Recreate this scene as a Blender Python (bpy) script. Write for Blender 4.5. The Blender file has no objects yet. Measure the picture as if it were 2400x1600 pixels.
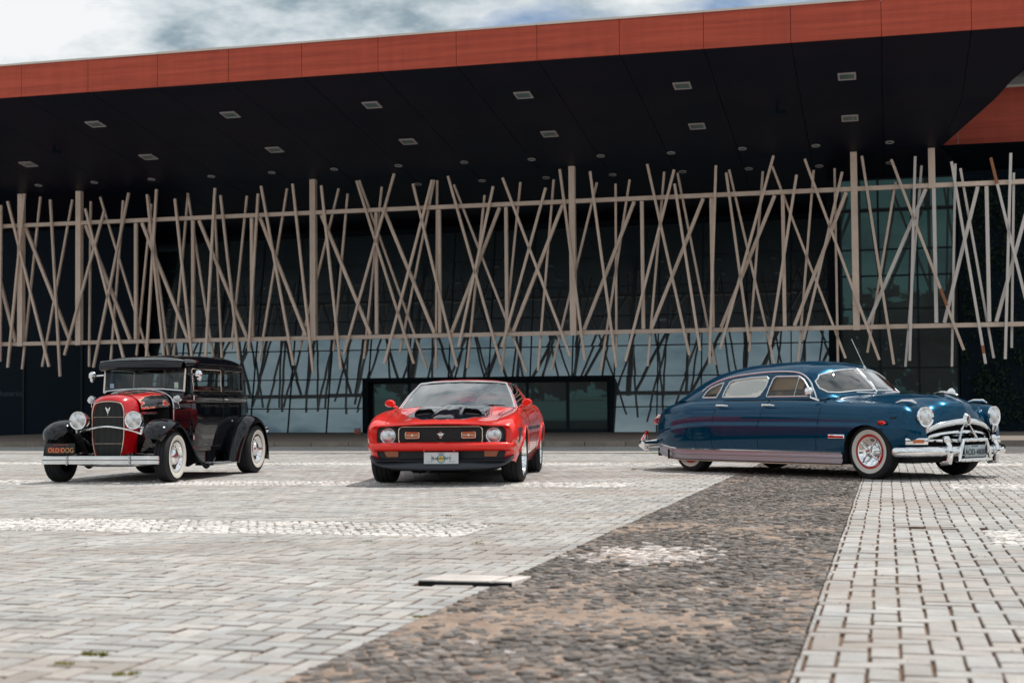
import bpy, bmesh, math, random
import numpy as np
from mathutils import Vector, Matrix, noise

random.seed(7)
rng = np.random.default_rng(7)
SC = bpy.context.scene
COL = SC.collection
PI = math.pi

# ------------------------------------------------------------------ camera
F_PX, PITCH, ROLL, CAM_H, SLOPE = 3333.0, 0.036, 0.009, 0.90, 0.0114
cp, sp, cr, sr = math.cos(PITCH), math.sin(PITCH), math.cos(ROLL), math.sin(ROLL)
_R = Vector((1, 0, 0)); _F = Vector((0, cp, sp)); _U = Vector((0, -sp, cp))
CR = _R * cr - _U * sr
CU = _R * sr + _U * cr
CF = _F
CPOS = Vector((0, 0, CAM_H))
cam_data = bpy.data.cameras.new('camera')
cam = bpy.data.objects.new('camera', cam_data)
COL.objects.link(cam)
cam_data.sensor_width = 36.0
cam_data.lens = 36.0 * F_PX / 2400.0
cam_data.clip_end = 2000
cam_data.dof.use_dof = True
cam_data.dof.focus_distance = 17.6
cam_data.dof.aperture_fstop = 3.0
mw = Matrix.Identity(4)
for i in range(3):
    mw[i][0] = CR[i]; mw[i][1] = CU[i]; mw[i][2] = -CF[i]; mw[i][3] = CPOS[i]
cam.matrix_world = mw
SC.camera = cam

# ------------------------------------------------------------------ sky and sun
SUN_DIR = Vector((0.36, 0.27, 1.0)).normalized()
W = bpy.data.worlds.new('World'); SC.world = W; W.use_nodes = True
nt = W.node_tree; nt.nodes.clear()
def N(t, **k):
    n = nt.nodes.new(t)
    for a, b in k.items(): setattr(n, a, b)
    return n
sky = N('ShaderNodeTexSky', sky_type='NISHITA', sun_disc=False)
sky.sun_elevation = math.asin(SUN_DIR.z)
sky.sun_rotation = math.atan2(SUN_DIR.x, SUN_DIR.y)
sky.altitude = 900; sky.dust_density = 1.5
tc = N('ShaderNodeTexCoord'); sep = N('ShaderNodeSeparateXYZ')
nt.links.new(tc.outputs['Generated'], sep.inputs[0])
mz = N('ShaderNodeMath', operation='MAXIMUM'); mz.inputs[1].default_value = 0.02
nt.links.new(sep.outputs[2], mz.inputs[0])
ad = N('ShaderNodeMath', operation='ADD'); ad.inputs[1].default_value = 0.22
nt.links.new(mz.outputs[0], ad.inputs[0])
dx = N('ShaderNodeMath', operation='DIVIDE'); dy = N('ShaderNodeMath', operation='DIVIDE')
nt.links.new(sep.outputs[0], dx.inputs[0]); nt.links.new(ad.outputs[0], dx.inputs[1])
nt.links.new(sep.outputs[1], dy.inputs[0]); nt.links.new(ad.outputs[0], dy.inputs[1])
cmb = N('ShaderNodeCombineXYZ'); nt.links.new(dx.outputs[0], cmb.inputs[0]); nt.links.new(dy.outputs[0], cmb.inputs[1])
cmb.inputs[2].default_value = 3.7
n1 = N('ShaderNodeTexNoise'); n1.inputs['Scale'].default_value = 2.3; n1.inputs['Detail'].default_value = 8; n1.inputs['Roughness'].default_value = 0.52; n1.inputs['Distortion'].default_value = 0.35
n2 = N('ShaderNodeTexNoise'); n2.inputs['Scale'].default_value = 4.2; n2.inputs['Detail'].default_value = 8; n2.inputs['Roughness'].default_value = 0.58
nt.links.new(cmb.outputs[0], n1.inputs['Vector'])
off = N('ShaderNodeVectorMath', operation='ADD'); off.inputs[1].default_value = (7.3, 2.9, 1.0)
nt.links.new(cmb.outputs[0], off.inputs[0]); nt.links.new(off.outputs[0], n2.inputs['Vector'])
r1 = N('ShaderNodeValToRGB'); r1.color_ramp.elements[0].position = 0.30; r1.color_ramp.elements[1].position = 0.40
nt.links.new(n1.outputs['Fac'], r1.inputs[0])
r2 = N('ShaderNodeValToRGB')
e = r2.color_ramp.elements
e[0].position = 0.34; e[0].color = (3.0, 3.9, 4.5, 1)
e[1].position = 0.60; e[1].color = (9.4, 9.6, 9.7, 1)
m_ = e.new(0.46); m_.color = (6.4, 7.1, 7.5, 1)
nt.links.new(n2.outputs['Fac'], r2.inputs[0])
mx = N('ShaderNodeMix', data_type='RGBA')
nt.links.new(r1.outputs[0], mx.inputs[0]); nt.links.new(sky.outputs[0], mx.inputs[6]); nt.links.new(r2.outputs[0], mx.inputs[7])
bg = N('ShaderNodeBackground'); bg.inputs[1].default_value = 0.095
nt.links.new(mx.outputs[2], bg.inputs[0])
wo = N('ShaderNodeOutputWorld'); nt.links.new(bg.outputs[0], wo.inputs[0])

sd = bpy.data.lights.new('sun', 'SUN'); sd.energy = 3.8; sd.angle = math.radians(0.6); sd.color = (1.0, 0.95, 0.88)
so = bpy.data.objects.new('sun', sd); COL.objects.link(so)
so.rotation_euler = SUN_DIR.to_track_quat('Z', 'Y').to_euler()
SC.view_settings.view_transform = 'Standard'
SC.view_settings.look = 'None'
SC.view_settings.exposure = 0.03
SC.view_settings.gamma = 1.0
SC.view_settings.use_curve_mapping = False
SC.render.engine = 'CYCLES'
SC.cycles.max_bounces = 8
SC.cycles.transparent_max_bounces = 12
SC.cycles.use_denoising = True

# ------------------------------------------------------------------ frames of reference
AL = 0.2576
A_ = Vector((math.cos(AL), -math.sin(AL), 0)); N_ = Vector((math.sin(AL), math.cos(AL), 0))
def gz(y): return -SLOPE * max(-8.0, min(y, 60.0))
def UV(u, v, z=0.0):                  # paving and facade frame: u along the facade, v away from it
    p = A_ * u + N_ * v
    return Vector((p.x, p.y, gz(p.y) + z))
def FP(u, D, z):                      # same frame, absolute height
    p = A_ * u + N_ * D
    return Vector((p.x, p.y, z))
def ray(px, py): return CR * ((px - 1200) / F_PX) - CU * ((py - 800) / F_PX) + CF
def on_plane(px, py, D):              # where the line of sight meets the upright plane at distance D: (u, z)
    d = ray(px, py); t = D / d.dot(N_); P = CPOS + d * t
    return P.dot(A_), P.z
def on_ground(px, py, up=0.0):
    d = ray(px, py); t = (-CAM_H + up) / (d.z + SLOPE * d.y); P = CPOS + d * t
    return P.dot(A_), P.dot(N_)

# ------------------------------------------------------------------ object helpers
def root(name, label, cat, M=None, group=None):
    o = bpy.data.objects.new(name, None); COL.objects.link(o)
    o.empty_display_size = 0.3
    if M is not None: o.matrix_world = M
    o['label'] = label; o['category'] = cat
    if group: o['group'] = group
    return o
def link(name, me, parent=None, label=None, kind=None, M=None, group=None, cat=None):
    o = bpy.data.objects.new(name, me); COL.objects.link(o)
    if parent is not None: o.parent = parent
    if M is not None: o.matrix_local = M
    if label: o['label'] = label
    if kind: o['kind'] = kind
    if group: o['group'] = group
    if cat: o['category'] = cat
    return o
def mk(name, V, Fc, mat, smooth=False, angle=None):
    me = bpy.data.meshes.new(name)
    me.from_pydata([tuple(v) for v in V], [], [tuple(int(i) for i in f) for f in Fc])
    if isinstance(mat, (list, tuple)):
        for m in mat: me.materials.append(m)
    else: me.materials.append(mat)
    if smooth:
        me.polygons.foreach_set('use_smooth', [True] * len(me.polygons))
        if angle: me.set_sharp_from_angle(angle=math.radians(angle))
    me.validate(); me.update()
    return me
def part(name, VF, mat, parent, smooth=True, angle=35, **k):
    return link(name, mk(name, VF[0], VF[1], mat, smooth, angle), parent, **k)

def join(*vfs):
    V = []; Fc = []
    for v, f in vfs:
        b = len(V); V += [tuple(x) for x in v]; Fc += [[i + b for i in q] for q in f]
    return V, Fc
def box(x0, x1, y0, y1, z0, z1):
    V = [(x, y, z) for z in (z0, z1) for y in (y0, y1) for x in (x0, x1)]
    return V, [(0, 2, 3, 1), (4, 5, 7, 6), (0, 1, 5, 4), (2, 6, 7, 3), (0, 4, 6, 2), (1, 3, 7, 5)]
def rbox(x0, x1, y0, y1, z0, z1, r=0.01, seg=2):
    bm = bmesh.new(); V, Fc = box(x0, x1, y0, y1, z0, z1)
    vs = [bm.verts.new(v) for v in V]
    for f in Fc: bm.faces.new([vs[i] for i in f])
    bmesh.ops.bevel(bm, geom=bm.edges[:], offset=r, segments=seg, affect='EDGES', profile=0.5)
    bm.verts.index_update()
    out = ([v.co.copy() for v in bm.verts], [[v.index for v in f.verts] for f in bm.faces]); bm.free()
    return out
def xf(vf, M):
    return [M @ Vector(v) for v in vf[0]], vf[1]
def beam(p, q, w, h, up=Vector((0, 0, 1))):
    p = Vector(p); q = Vector(q); d = (q - p).normalized()
    s = d.cross(Vector(up))
    if s.length < 1e-4: s = d.cross(Vector((1, 0, 0)))
    s.normalize(); t = s.cross(d)
    V = []
    for c in (p, q):
        for a, b in ((-1, -1), (1, -1), (1, 1), (-1, 1)):
            V.append(c + s * (a * w / 2) + t * (b * h / 2))
    return V, [(3, 2, 1, 0), (4, 5, 6, 7), (0, 1, 5, 4), (1, 2, 6, 5), (2, 3, 7, 6), (3, 0, 4, 7)]
def tube(pts, r, n=8, closed=False, flat=1.0, up=None):
    P = [Vector(p) for p in pts]; m = len(P)
    rr = r if isinstance(r, (list, tuple)) else [r] * m
    V = []; Fc = []
    prev = None
    for i in range(m):
        if closed: t = P[(i + 1) % m] - P[i - 1]
        else: t = P[min(i + 1, m - 1)] - P[max(i - 1, 0)]
        if t.length < 1e-9: t = Vector((1, 0, 0))
        t.normalize()
        if up is not None: b = Vector(up)
        elif prev is None: b = Vector((0, 0, 1)) if abs(t.z) < 0.9 else Vector((1, 0, 0))
        else: b = prev
        b = (b - t * b.dot(t))
        if b.length < 1e-6: b = t.orthogonal()
        b.normalize(); prev = b; c = t.cross(b)
        for k in range(n):
            a = 2 * PI * k / n
            V.append(P[i] + (b * math.cos(a) + c * (math.sin(a) * flat)) * rr[i])
    lim = m if closed else m - 1
    for i in range(lim):
        for k in range(n):
            a = i * n + k; b2 = i * n + (k + 1) % n; j = ((i + 1) % m) * n
            Fc.append((a, b2, j + (k + 1) % n, j + k))
    if not closed:
        Fc.append(list(range(n))[::-1]); Fc.append([(m - 1) * n + k for k in range(n)])
    return V, Fc
def lathe(prof, n=40, axis='y', arc=2 * PI):
    V = []; Fc = []
    full = abs(arc - 2 * PI) < 1e-6
    k_ = n if full else n + 1
    for r, a in prof:
        for k in range(k_):
            t = arc * k / n
            c, s = r * math.cos(t), r * math.sin(t)
            V.append({'y': (c, a, s), 'x': (a, c, s), 'z': (c, s, a)}[axis])
    for i in range(len(prof) - 1):
        for k in range(n if full else n):
            k2 = (k + 1) % k_
            Fc.append((i * k_ + k, i * k_ + k2, (i + 1) * k_ + k2, (i + 1) * k_ + k))
    return V, Fc
def smooth_path(pts, n=8, closed=False):
    P = np.array([tuple(p) for p in pts], float)
    if closed: P = np.vstack([P[-1], P, P[0], P[1]])
    out = []
    m = len(P)
    rngi = range(1, m - 2) if closed else range(m - 1)
    for i in rngi:
        p0 = P[max(i - 1, 0)]; p1 = P[i]; p2 = P[i + 1]; p3 = P[min(i + 2, m - 1)]
        for k in range(n):
            t = k / n
            out.append(0.5 * ((2 * p1) + (-p0 + p2) * t + (2 * p0 - 5 * p1 + 4 * p2 - p3) * t * t + (-p0 + 3 * p1 - 3 * p2 + p3) * t ** 3))
    if not closed: out.append(P[-1])
    return [Vector(o) for o in out]

def _spl(P, cnt, creases=()):
    """P (n,m,3) -> resampled along the first axis, chord parameter, cubic with one-sided tangents at creases"""
    P = np.asarray(P, float); n = len(P)
    ch = np.sqrt(((P[1:] - P[:-1]) ** 2).sum(-1)).mean(1) + 1e-6
    T = np.concatenate([[0], np.cumsum(ch)])
    cuts = [0] + sorted(creases) + [n - 1]
    segs = []
    total = T[-1]
    for a, b in zip(cuts[:-1], cuts[1:]):
        Q = P[a:b + 1]; t = T[a:b + 1]; h = np.diff(t)[:, None, None]; d = (Q[1:] - Q[:-1]) / h
        m = np.zeros_like(Q)
        if len(Q) == 2: m[0] = d[0]; m[1] = d[0]
        else:
            m[1:-1] = (d[:-1] * h[1:] + d[1:] * h[:-1]) / (h[:-1] + h[1:])
            m[0] = 1.5 * d[0] - 0.5 * m[1]; m[-1] = 1.5 * d[-1] - 0.5 * m[-2]
        for i in range(len(Q) - 1):
            k = max(1, int(round(cnt * float(h[i, 0, 0]) / total)))
            for q in range(k):
                s = q / k
                segs.append((2 * s ** 3 - 3 * s * s + 1) * Q[i] + (s ** 3 - 2 * s * s + s) * h[i] * m[i] + (-2 * s ** 3 + 3 * s * s) * Q[i + 1] + (s ** 3 - s * s) * h[i] * m[i + 1])
    segs.append(P[-1])
    return np.array(segs)
def surf(P, nu, nv, cu=(), cv=()):
    G = _spl(P, nu, cu)
    return np.swapaxes(_spl(np.swapaxes(G, 0, 1), nv, cv), 0, 1)
def gridvf(G, flip=False):
    a, b = G.shape[:2]
    V = G.reshape(-1, 3)
    Fc = []
    for i in range(a - 1):
        for j in range(b - 1):
            q = (i * b + j, i * b + j + 1, (i + 1) * b + j + 1, (i + 1) * b + j)
            Fc.append(q[::-1] if flip else q)
    return V.copy(), np.array(Fc)
def mirror_grid(G):
    """G[:, j] runs side -> centre (y=0); returns the full width grid"""
    M = G[:, ::-1].copy(); M[:, :, 1] *= -1
    return np.concatenate([G, M[:, 1:]], axis=1)
def inpoly(x, y, poly):
    r = np.zeros(len(x), bool); n = len(poly)
    for i in range(n):
        x1, y1 = poly[i]; x2, y2 = poly[(i + 1) % n]
        c = ((y1 > y) != (y2 > y)) & (x < (x2 - x1) * (y - y1) / ((y2 - y1) + 1e-12) + x1)
        r ^= c
    return r
def snap(px, py, poly):
    best = np.full(len(px), 1e9); bx = px.copy(); by = py.copy(); n = len(poly)
    for i in range(n):
        x1, y1 = poly[i]; x2, y2 = poly[(i + 1) % n]
        L2 = (x2 - x1) ** 2 + (y2 - y1) ** 2 + 1e-12
        t = np.clip(((px - x1) * (x2 - x1) + (py - y1) * (y2 - y1)) / L2, 0, 1)
        qx = x1 + t * (x2 - x1); qy = y1 + t * (y2 - y1); d = (qx - px) ** 2 + (qy - py) ** 2
        m = d < best; best[m] = d[m]; bx[m] = qx[m]; by[m] = qy[m]
    return bx, by
def cut(V, Fc, poly, ax=(0, 2), pred=None):
    """splits the faces that lie inside poly (in the plane of the axes ax) from the rest, edge snapped to poly"""
    C = V[Fc].mean(1)
    m = inpoly(C[:, ax[0]], C[:, ax[1]], poly)
    if pred is not None: m &= pred(C)
    inn = Fc[m]; out = Fc[~m]
    b = np.intersect1d(np.unique(inn), np.unique(out))
    sx, sy = snap(V[b, ax[0]], V[b, ax[1]], poly)
    V = V.copy(); V[b, ax[0]] = sx; V[b, ax[1]] = sy
    return V, inn, out
def clean(V, Fc):
    u, inv = np.unique(Fc, return_inverse=True)
    return V[u], inv.reshape(Fc.shape)
def rings(poly, n=6):
    return [(p[0], p[1]) for p in smooth_path([(a, b, 0) for a, b in poly], n, True)]
def dense(poly, step=0.03):
    out = []
    for i in range(len(poly)):
        a = np.array(poly[i]); b = np.array(poly[(i + 1) % len(poly)])
        k = max(1, int(np.linalg.norm(b - a) / step))
        for q in range(k): out.append(tuple(a + (b - a) * q / k))
    return out
def circle(cx, cy, r, n=28, a0=0, a1=2 * PI):
    return [(cx + r * math.cos(a0 + (a1 - a0) * k / n), cy + r * math.sin(a0 + (a1 - a0) * k / n)) for k in range(n)]
def trim_on(V, poly, ax, oth, sgn, r=0.009, off=0.004, mask=None):
    """tube along poly draped over the surface V"""
    Vm = V[mask] if mask is not None else V
    pts = []
    for a, b in dense(poly, 0.04):
        d = (Vm[:, ax[0]] - a) ** 2 + (Vm[:, ax[1]] - b) ** 2
        k = np.argsort(d)[:4]; w = 1 / (d[k] + 1e-5)
        o = (Vm[k, oth] * w).sum() / w.sum() + sgn * off
        p = [0, 0, 0]; p[ax[0]] = a; p[ax[1]] = b; p[oth] = o
        pts.append(Vector(p))
    return tube(pts, r, 6, True)
def rrect(w, h, r, n=5):
    out = []
    for cx, cy, a in ((w / 2 - r, h / 2 - r, 0), (-w / 2 + r, h / 2 - r, PI / 2), (-w / 2 + r, -h / 2 + r, PI), (w / 2 - r, -h / 2 + r, 1.5 * PI)):
        for k in range(n + 1): out.append((cx + r * math.cos(a + PI / 2 * k / n), cy + r * math.sin(a + PI / 2 * k / n)))
    return out
def extr(poly, d0, d1, axis='x'):
    n = len(poly)
    f = {'x': lambda a, b, d: (d, a, b), 'y': lambda a, b, d: (a, d, b), 'z': lambda a, b, d: (a, b, d)}[axis]
    V = [f(a, b, d0) for a, b in poly] + [f(a, b, d1) for a, b in poly]
    Fc = [list(range(n))[::-1], [n + i for i in range(n)]] + [(i, (i + 1) % n, n + (i + 1) % n, n + i) for i in range(n)]
    return V, Fc
def text(name, s, size, mat, parent, M, align='CENTER', ext=0.001, sx=1.0):
    cu = bpy.data.curves.new(name, 'FONT'); cu.body = s; cu.size = size; cu.align_x = align; cu.align_y = 'CENTER'; cu.extrude = ext
    cu.materials.append(mat)
    t_ = bpy.data.objects.new('tmp', cu); COL.objects.link(t_)
    bpy.context.view_layer.update()
    me = bpy.data.meshes.new_from_object(t_.evaluated_get(bpy.context.evaluated_depsgraph_get())); me.name = name
    bpy.data.objects.remove(t_)
    o = bpy.data.objects.new(name, me); COL.objects.link(o); o.parent = parent
    o.matrix_local = M @ Matrix.Diagonal((sx, 1, 1, 1))
    return o
def face_mat(pos, right, up):
    r = Vector(right).normalized(); u = Vector(up); u = (u - r * u.dot(r)).normalized(); n = r.cross(u)
    M = Matrix.Identity(4)
    for i in range(3): M[i][0] = r[i]; M[i][1] = u[i]; M[i][2] = n[i]; M[i][3] = pos[i]
    return M

# ------------------------------------------------------------------ materials
def mat(name, col, rough=0.5, metal=0.0, coat=0.0, spec=0.5, **k):
    m = bpy.data.materials.new(name); m.use_nodes = True
    b = m.node_tree.nodes['Principled BSDF']
    b.inputs['Base Color'].default_value = (*col, 1); b.inputs['Roughness'].default_value = rough
    b.inputs['Metallic'].default_value = metal; b.inputs['Coat Weight'].default_value = coat
    b.inputs['Coat Roughness'].default_value = 0.03
    b.inputs['Specular IOR Level'].default_value = spec
    return m
class NB:
    def __init__(s, m): s.t = m.node_tree; s.b = s.t.nodes['Principled BSDF']
    def n(s, t, **k):
        x = s.t.nodes.new(t)
        for a, b in k.items():
            if a.startswith('i_'): x.inputs[a[2:].replace('_', ' ')].default_value = b
            else: setattr(x, a, b)
        return x
    def l(s, a, b): s.t.links.new(a, b)
    def ramp(s, src, stops):
        r = s.n('ShaderNodeValToRGB'); e = r.color_ramp.elements
        while len(e) > 1: e.remove(e[-1])
        e[0].position = stops[0][0]; e[0].color = (*stops[0][1], 1)
        for p, c in stops[1:]:
            q = e.new(p); q.color = (*c, 1)
        s.l(src, r.inputs[0]); return r.outputs[0]
    def noise(s, scale, detail=4, rough=0.55, vec=None, dist=0.0):
        x = s.n('ShaderNodeTexNoise'); x.inputs['Scale'].default_value = scale; x.inputs['Detail'].default_value = detail
        x.inputs['Roughness'].default_value = rough; x.inputs['Distortion'].default_value = dist
        if vec is None:
            g = s.n('ShaderNodeNewGeometry'); vec = g.outputs['Position']
        s.l(vec, x.inputs['Vector']); return x.outputs['Fac']
    def mix(s, f, a, b, mode='MIX'):
        x = s.n('ShaderNodeMix', data_type='RGBA', blend_type=mode)
        for i, v in ((0, f), (6, a), (7, b)):
            if hasattr(v, 'is_output'): s.l(v, x.inputs[i])
            elif i == 0: x.inputs[0].default_value = v
            else: x.inputs[i].default_value = (*v, 1)
        return x.outputs[2]
    def bump(s, src, strength, dist=0.002):
        x = s.n('ShaderNodeBump'); x.inputs['Strength'].default_value = strength; x.inputs['Distance'].default_value = dist
        s.l(src, x.inputs['Height']); s.l(x.outputs[0], s.b.inputs['Normal'])
def obj_coord(nb):
    t = nb.n('ShaderNodeTexCoord'); return t.outputs['Object']

def stone_mat(name, base, stain, lo=0.75, hi=1.2, rough=0.8, bump=0.5, stain_amt=0.5, sc=1.0, patches=False):
    m = mat(name, base, rough, spec=0.35); nb = NB(m)
    at = nb.n('ShaderNodeAttribute', attribute_name='tint')
    c = nb.mix(1.0, base, at.outputs['Color'], 'MULTIPLY')
    big = nb.noise(1.3 * sc, 5, 0.6)
    c = nb.mix(1.0, c, nb.ramp(big, [(0.3, (lo,) * 3), (0.7, (hi,) * 3)]), 'MULTIPLY')
    med = nb.noise(9 * sc, 5, 0.7)
    c = nb.mix(1.0, c, nb.ramp(med, [(0.3, (0.86, 0.86, 0.86)), (0.7, (1.1, 1.1, 1.1))]), 'MULTIPLY')
    st = nb.noise(3.1 * sc, 7, 0.75, dist=0.6)
    c = nb.mix(nb.ramp(st, [(0.52, (0, 0, 0)), (0.74, (stain_amt,) * 3)]), c, stain)
    if patches:      # rusty wash and grey tyre grime in broad patches
        g_ = nb.n('ShaderNodeNewGeometry'); m_p = nb.n('ShaderNodeMapping'); m_p.inputs['Scale'].default_value = (0.30, 0.75, 1); m_p.inputs['Rotation'].default_value = (0, 0, AL); nb.l(g_.outputs['Position'], m_p.inputs['Vector'])
        pn = nb.noise(1.0, 6, 0.62, m_p.outputs[0], 0.4)
        c = nb.mix(nb.ramp(pn, [(0.50, (0, 0, 0)), (0.66, (0.55,) * 3)]), c, (0.27, 0.215, 0.175))
        pn2 = nb.noise(0.42, 6, 0.6, None, 0.5)
        c = nb.mix(nb.ramp(pn2, [(0.56, (0, 0, 0)), (0.70, (0.45,) * 3)]), c, (0.24, 0.24, 0.245))
    fine = nb.noise(160, 3, 0.7)
    c = nb.mix(1.0, c, nb.ramp(fine, [(0.3, (0.8, 0.8, 0.8)), (0.7, (1.15, 1.15, 1.15))]), 'MULTIPLY')
    nb.l(c, nb.b.inputs['Base Color']); nb.bump(fine, bump, 0.003)
    return m
M_PAVER = stone_mat('concrete_paver', (0.415, 0.405, 0.395), (0.25, 0.14, 0.085), lo=0.82, hi=1.12, stain_amt=0.42, patches=True)
M_WHITE = stone_mat('white_stone', (0.67, 0.65, 0.63), (0.46, 0.34, 0.27), lo=0.85, hi=1.15, stain_amt=0.4)
M_BASALT = stone_mat('basalt_stone', (0.118, 0.108, 0.104), (0.30, 0.225, 0.175), lo=0.75, hi=1.35, rough=0.62, stain_amt=0.75)
def dirt(name, c1, c2, sc=6):
    m = mat(name, c1, 0.95, spec=0.2); nb = NB(m)
    a = nb.noise(sc, 7, 0.75); b = nb.noise(120, 3, 0.7)
    c = nb.mix(nb.ramp(a, [(0.35, (0, 0, 0)), (0.65, (1, 1, 1))]), c1, c2)
    c = nb.mix(1.0, c, nb.ramp(b, [(0.3, (0.6,) * 3), (0.7, (1.3,) * 3)]), 'MULTIPLY')
    nb.l(c, nb.b.inputs['Base Color']); nb.bump(b, 0.6, 0.004)
    return m
M_JOINT = dirt('joint_dirt', (0.17, 0.10, 0.07), (0.27, 0.175, 0.125))
M_SAND = dirt('sand', (0.19, 0.135, 0.105), (0.40, 0.31, 0.25), 5.5)
M_ASPH = dirt('asphalt', (0.10, 0.098, 0.10), (0.15, 0.145, 0.145), 1.2)
M_KERB = dirt('kerb_stone', (0.20, 0.17, 0.15), (0.33, 0.28, 0.24), 1.5)
M_WALK = dirt('walk_stone', (0.22, 0.18, 0.155), (0.28, 0.24, 0.21), 1.0)
# wide ground outside the paved plaza
M_GROUND = mat('ground_paving', (0.38, 0.37, 0.36), 0.85); nb = NB(M_GROUND)
bt = nb.n('ShaderNodeTexBrick'); bt.inputs['Scale'].default_value = 1.0
bt.inputs['Brick Width'].default_value = 0.22; bt.inputs['Row Height'].default_value = 0.11; bt.inputs['Mortar Size'].default_value = 0.006
bt.inputs['Color1'].default_value = (0.42, 0.41, 0.40, 1); bt.inputs['Color2'].default_value = (0.34, 0.335, 0.33, 1); bt.inputs['Mortar'].default_value = (0.12, 0.08, 0.06, 1)
gg = nb.n('ShaderNodeNewGeometry'); vr = nb.n('ShaderNodeVectorRotate', rotation_type='Z_AXIS'); vr.inputs['Angle'].default_value = AL
nb.l(gg.outputs['Position'], vr.inputs['Vector']); nb.l(vr.outputs[0], bt.inputs['Vector'])
nb.l(nb.mix(1.0, bt.outputs['Color'], nb.ramp(nb.noise(0.8, 5), [(0.3, (0.8,) * 3), (0.7, (1.15,) * 3)]), 'MULTIPLY'), nb.b.inputs['Base Color'])

M_CHROME = mat('chrome', (0.86, 0.87, 0.88), 0.06, 1.0)
M_CHROMED = mat('dull_chrome', (0.62, 0.62, 0.63), 0.22, 1.0)
M_ALU = mat('ribbed_aluminium_sill', (0.43, 0.455, 0.50), 0.42, 0.85)
M_BRASS = mat('warm_metal_trim', (0.72, 0.60, 0.50), 0.18, 1.0)
M_RED = mat('red_paint', (0.86, 0.018, 0.009), 0.32, 0.0, 1.0, 0.2)
M_REDF = mat('hot_rod_red', (0.50, 0.005, 0.010), 0.3, 0.0, 1.0, 0.2)
M_BLUE = mat('deep_blue_metallic', (0.0, 0.048, 0.104), 0.22, 0.45, 0.55, 0.0)

M_BLACK = mat('black_paint', (0.003, 0.0035, 0.006), 0.25, 0.0, 1.0, 0.0)
for m_q in (M_BLUE, M_RED, M_REDF, M_BLACK):
    nb = NB(m_q); nb.bump(nb.noise(3.0, 3, 0.5, nb.n('ShaderNodeTexCoord').outputs['Object']), 0.10, 0.010)
M_BLKS = mat('satin_black', (0.012, 0.014, 0.018), 0.45, 0.0, 0.0)
M_HOODB = mat('gloss_black_hood', (0.010, 0.012, 0.018), 0.2, 0.0, 1.0, 0.0)
M_SPOIL = mat('spoiler_black', (0.03, 0.036, 0.048), 0.42)
M_UNDER = mat('underbody', (0.008, 0.009, 0.011), 0.8)
M_GAP = mat('panel_gap', (0.003, 0.003, 0.004), 0.9)
M_RUB = mat('tyre_rubber', (0.018, 0.019, 0.022), 0.75, spec=0.35)
nb = NB(M_RUB)
wv = nb.n('ShaderNodeTexWave', wave_type='RINGS', rings_direction='Y'); wv.inputs['Scale'].default_value = 6
nb.bump(nb.noise(60, 3, 0.7, obj_coord(nb)), 0.3, 0.003)
M_WW = mat('whitewall', (0.62, 0.60, 0.54), 0.55)
M_AMBER = mat('amber_lens', (0.55, 0.12, 0.01), 0.12, 0, 1.0)
M_REDL = mat('red_lens', (0.5, 0.01, 0.01), 0.1, 0, 1.0)
M_SEATR = mat('red_upholstery', (0.30, 0.006, 0.012), 0.5)
M_SEATT = mat('tan_upholstery', (0.36, 0.17, 0.06), 0.6)
M_SEATK = mat('black_upholstery', (0.012, 0.013, 0.016), 0.45)
M_CREAM = mat('cream_reflection_paint', (0.90, 0.89, 0.84), 0.5)  # cream standing in for white sky mirrored in the rear door glass
M_MIRR = mat('mirror_glass', (0.75, 0.78, 0.8), 0.02, 1.0)
def glassy(name, tint, refl=1.0, rough=0.0, ior=1.5):
    m = bpy.data.materials.new(name); m.use_nodes = True; t = m.node_tree; t.nodes.clear()
    o = t.nodes.new('ShaderNodeOutputMaterial'); tr = t.nodes.new('ShaderNodeBsdfTransparent'); gl = t.nodes.new('ShaderNodeBsdfGlossy')
    tr.inputs[0].default_value = (*tint, 1); gl.inputs['Roughness'].default_value = rough
    lw = t.nodes.new('ShaderNodeLayerWeight'); lw.inputs[0].default_value = 0.5
    pw_ = t.nodes.new('ShaderNodeMath'); pw_.operation = 'POWER'; pw_.inputs[1].default_value = 4.6
    fr = t.nodes.new('ShaderNodeMath'); fr.operation = 'MULTIPLY_ADD'; fr.inputs[1].default_value = 0.93; fr.inputs[2].default_value = 0.055
    t.links.new(lw.outputs['Facing'], pw_.inputs[0]); t.links.new(pw_.outputs[0], fr.inputs[0])
    mu = t.nodes.new('ShaderNodeMath'); mu.operation = 'MULTIPLY'; mu.inputs[1].default_value = refl; mu.use_clamp = True
    mxs = t.nodes.new('ShaderNodeMixShader')
    t.links.new(fr.outputs[0], mu.inputs[0]); t.links.new(mu.outputs[0], mxs.inputs[0])
    t.links.new(tr.outputs[0], mxs.inputs[1]); t.links.new(gl.outputs[0], mxs.inputs[2]); t.links.new(mxs.outputs[0], o.inputs[0])
    return m
M_CGLASS = glassy('car_glass', (0.66, 0.74, 0.74), 1.3)
M_WSG = glassy('windscreen_glass', (0.50, 0.60, 0.62), 3.6)
M_CLEAR = glassy('clear_glass', (0.93, 0.95, 0.94), 1.0)
M_DGLASS = glassy('dark_car_glass', (0.35, 0.40, 0.41), 1.3)
# lamp lens: fluted glass over a reflector
M_LENS = mat('headlamp_lens', (0.75, 0.78, 0.80), 0.22, 0.6, 1.0); nb = NB(M_LENS)
oc = obj_coord(nb); wv = nb.n('ShaderNodeTexWave', wave_type='BANDS', bands_direction='Y'); wv.inputs['Scale'].default_value = 22; wv.inputs['Distortion'].default_value = 0.6
nb.l(oc, wv.inputs['Vector']); nb.bump(wv.outputs['Fac'], 0.35, 0.004)
nb.l(nb.ramp(nb.noise(14, 3, 0.6, oc), [(0.35, (0.38, 0.41, 0.42)), (0.6, (0.86, 0.88, 0.9))]), nb.b.inputs['Base Color'])

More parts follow.
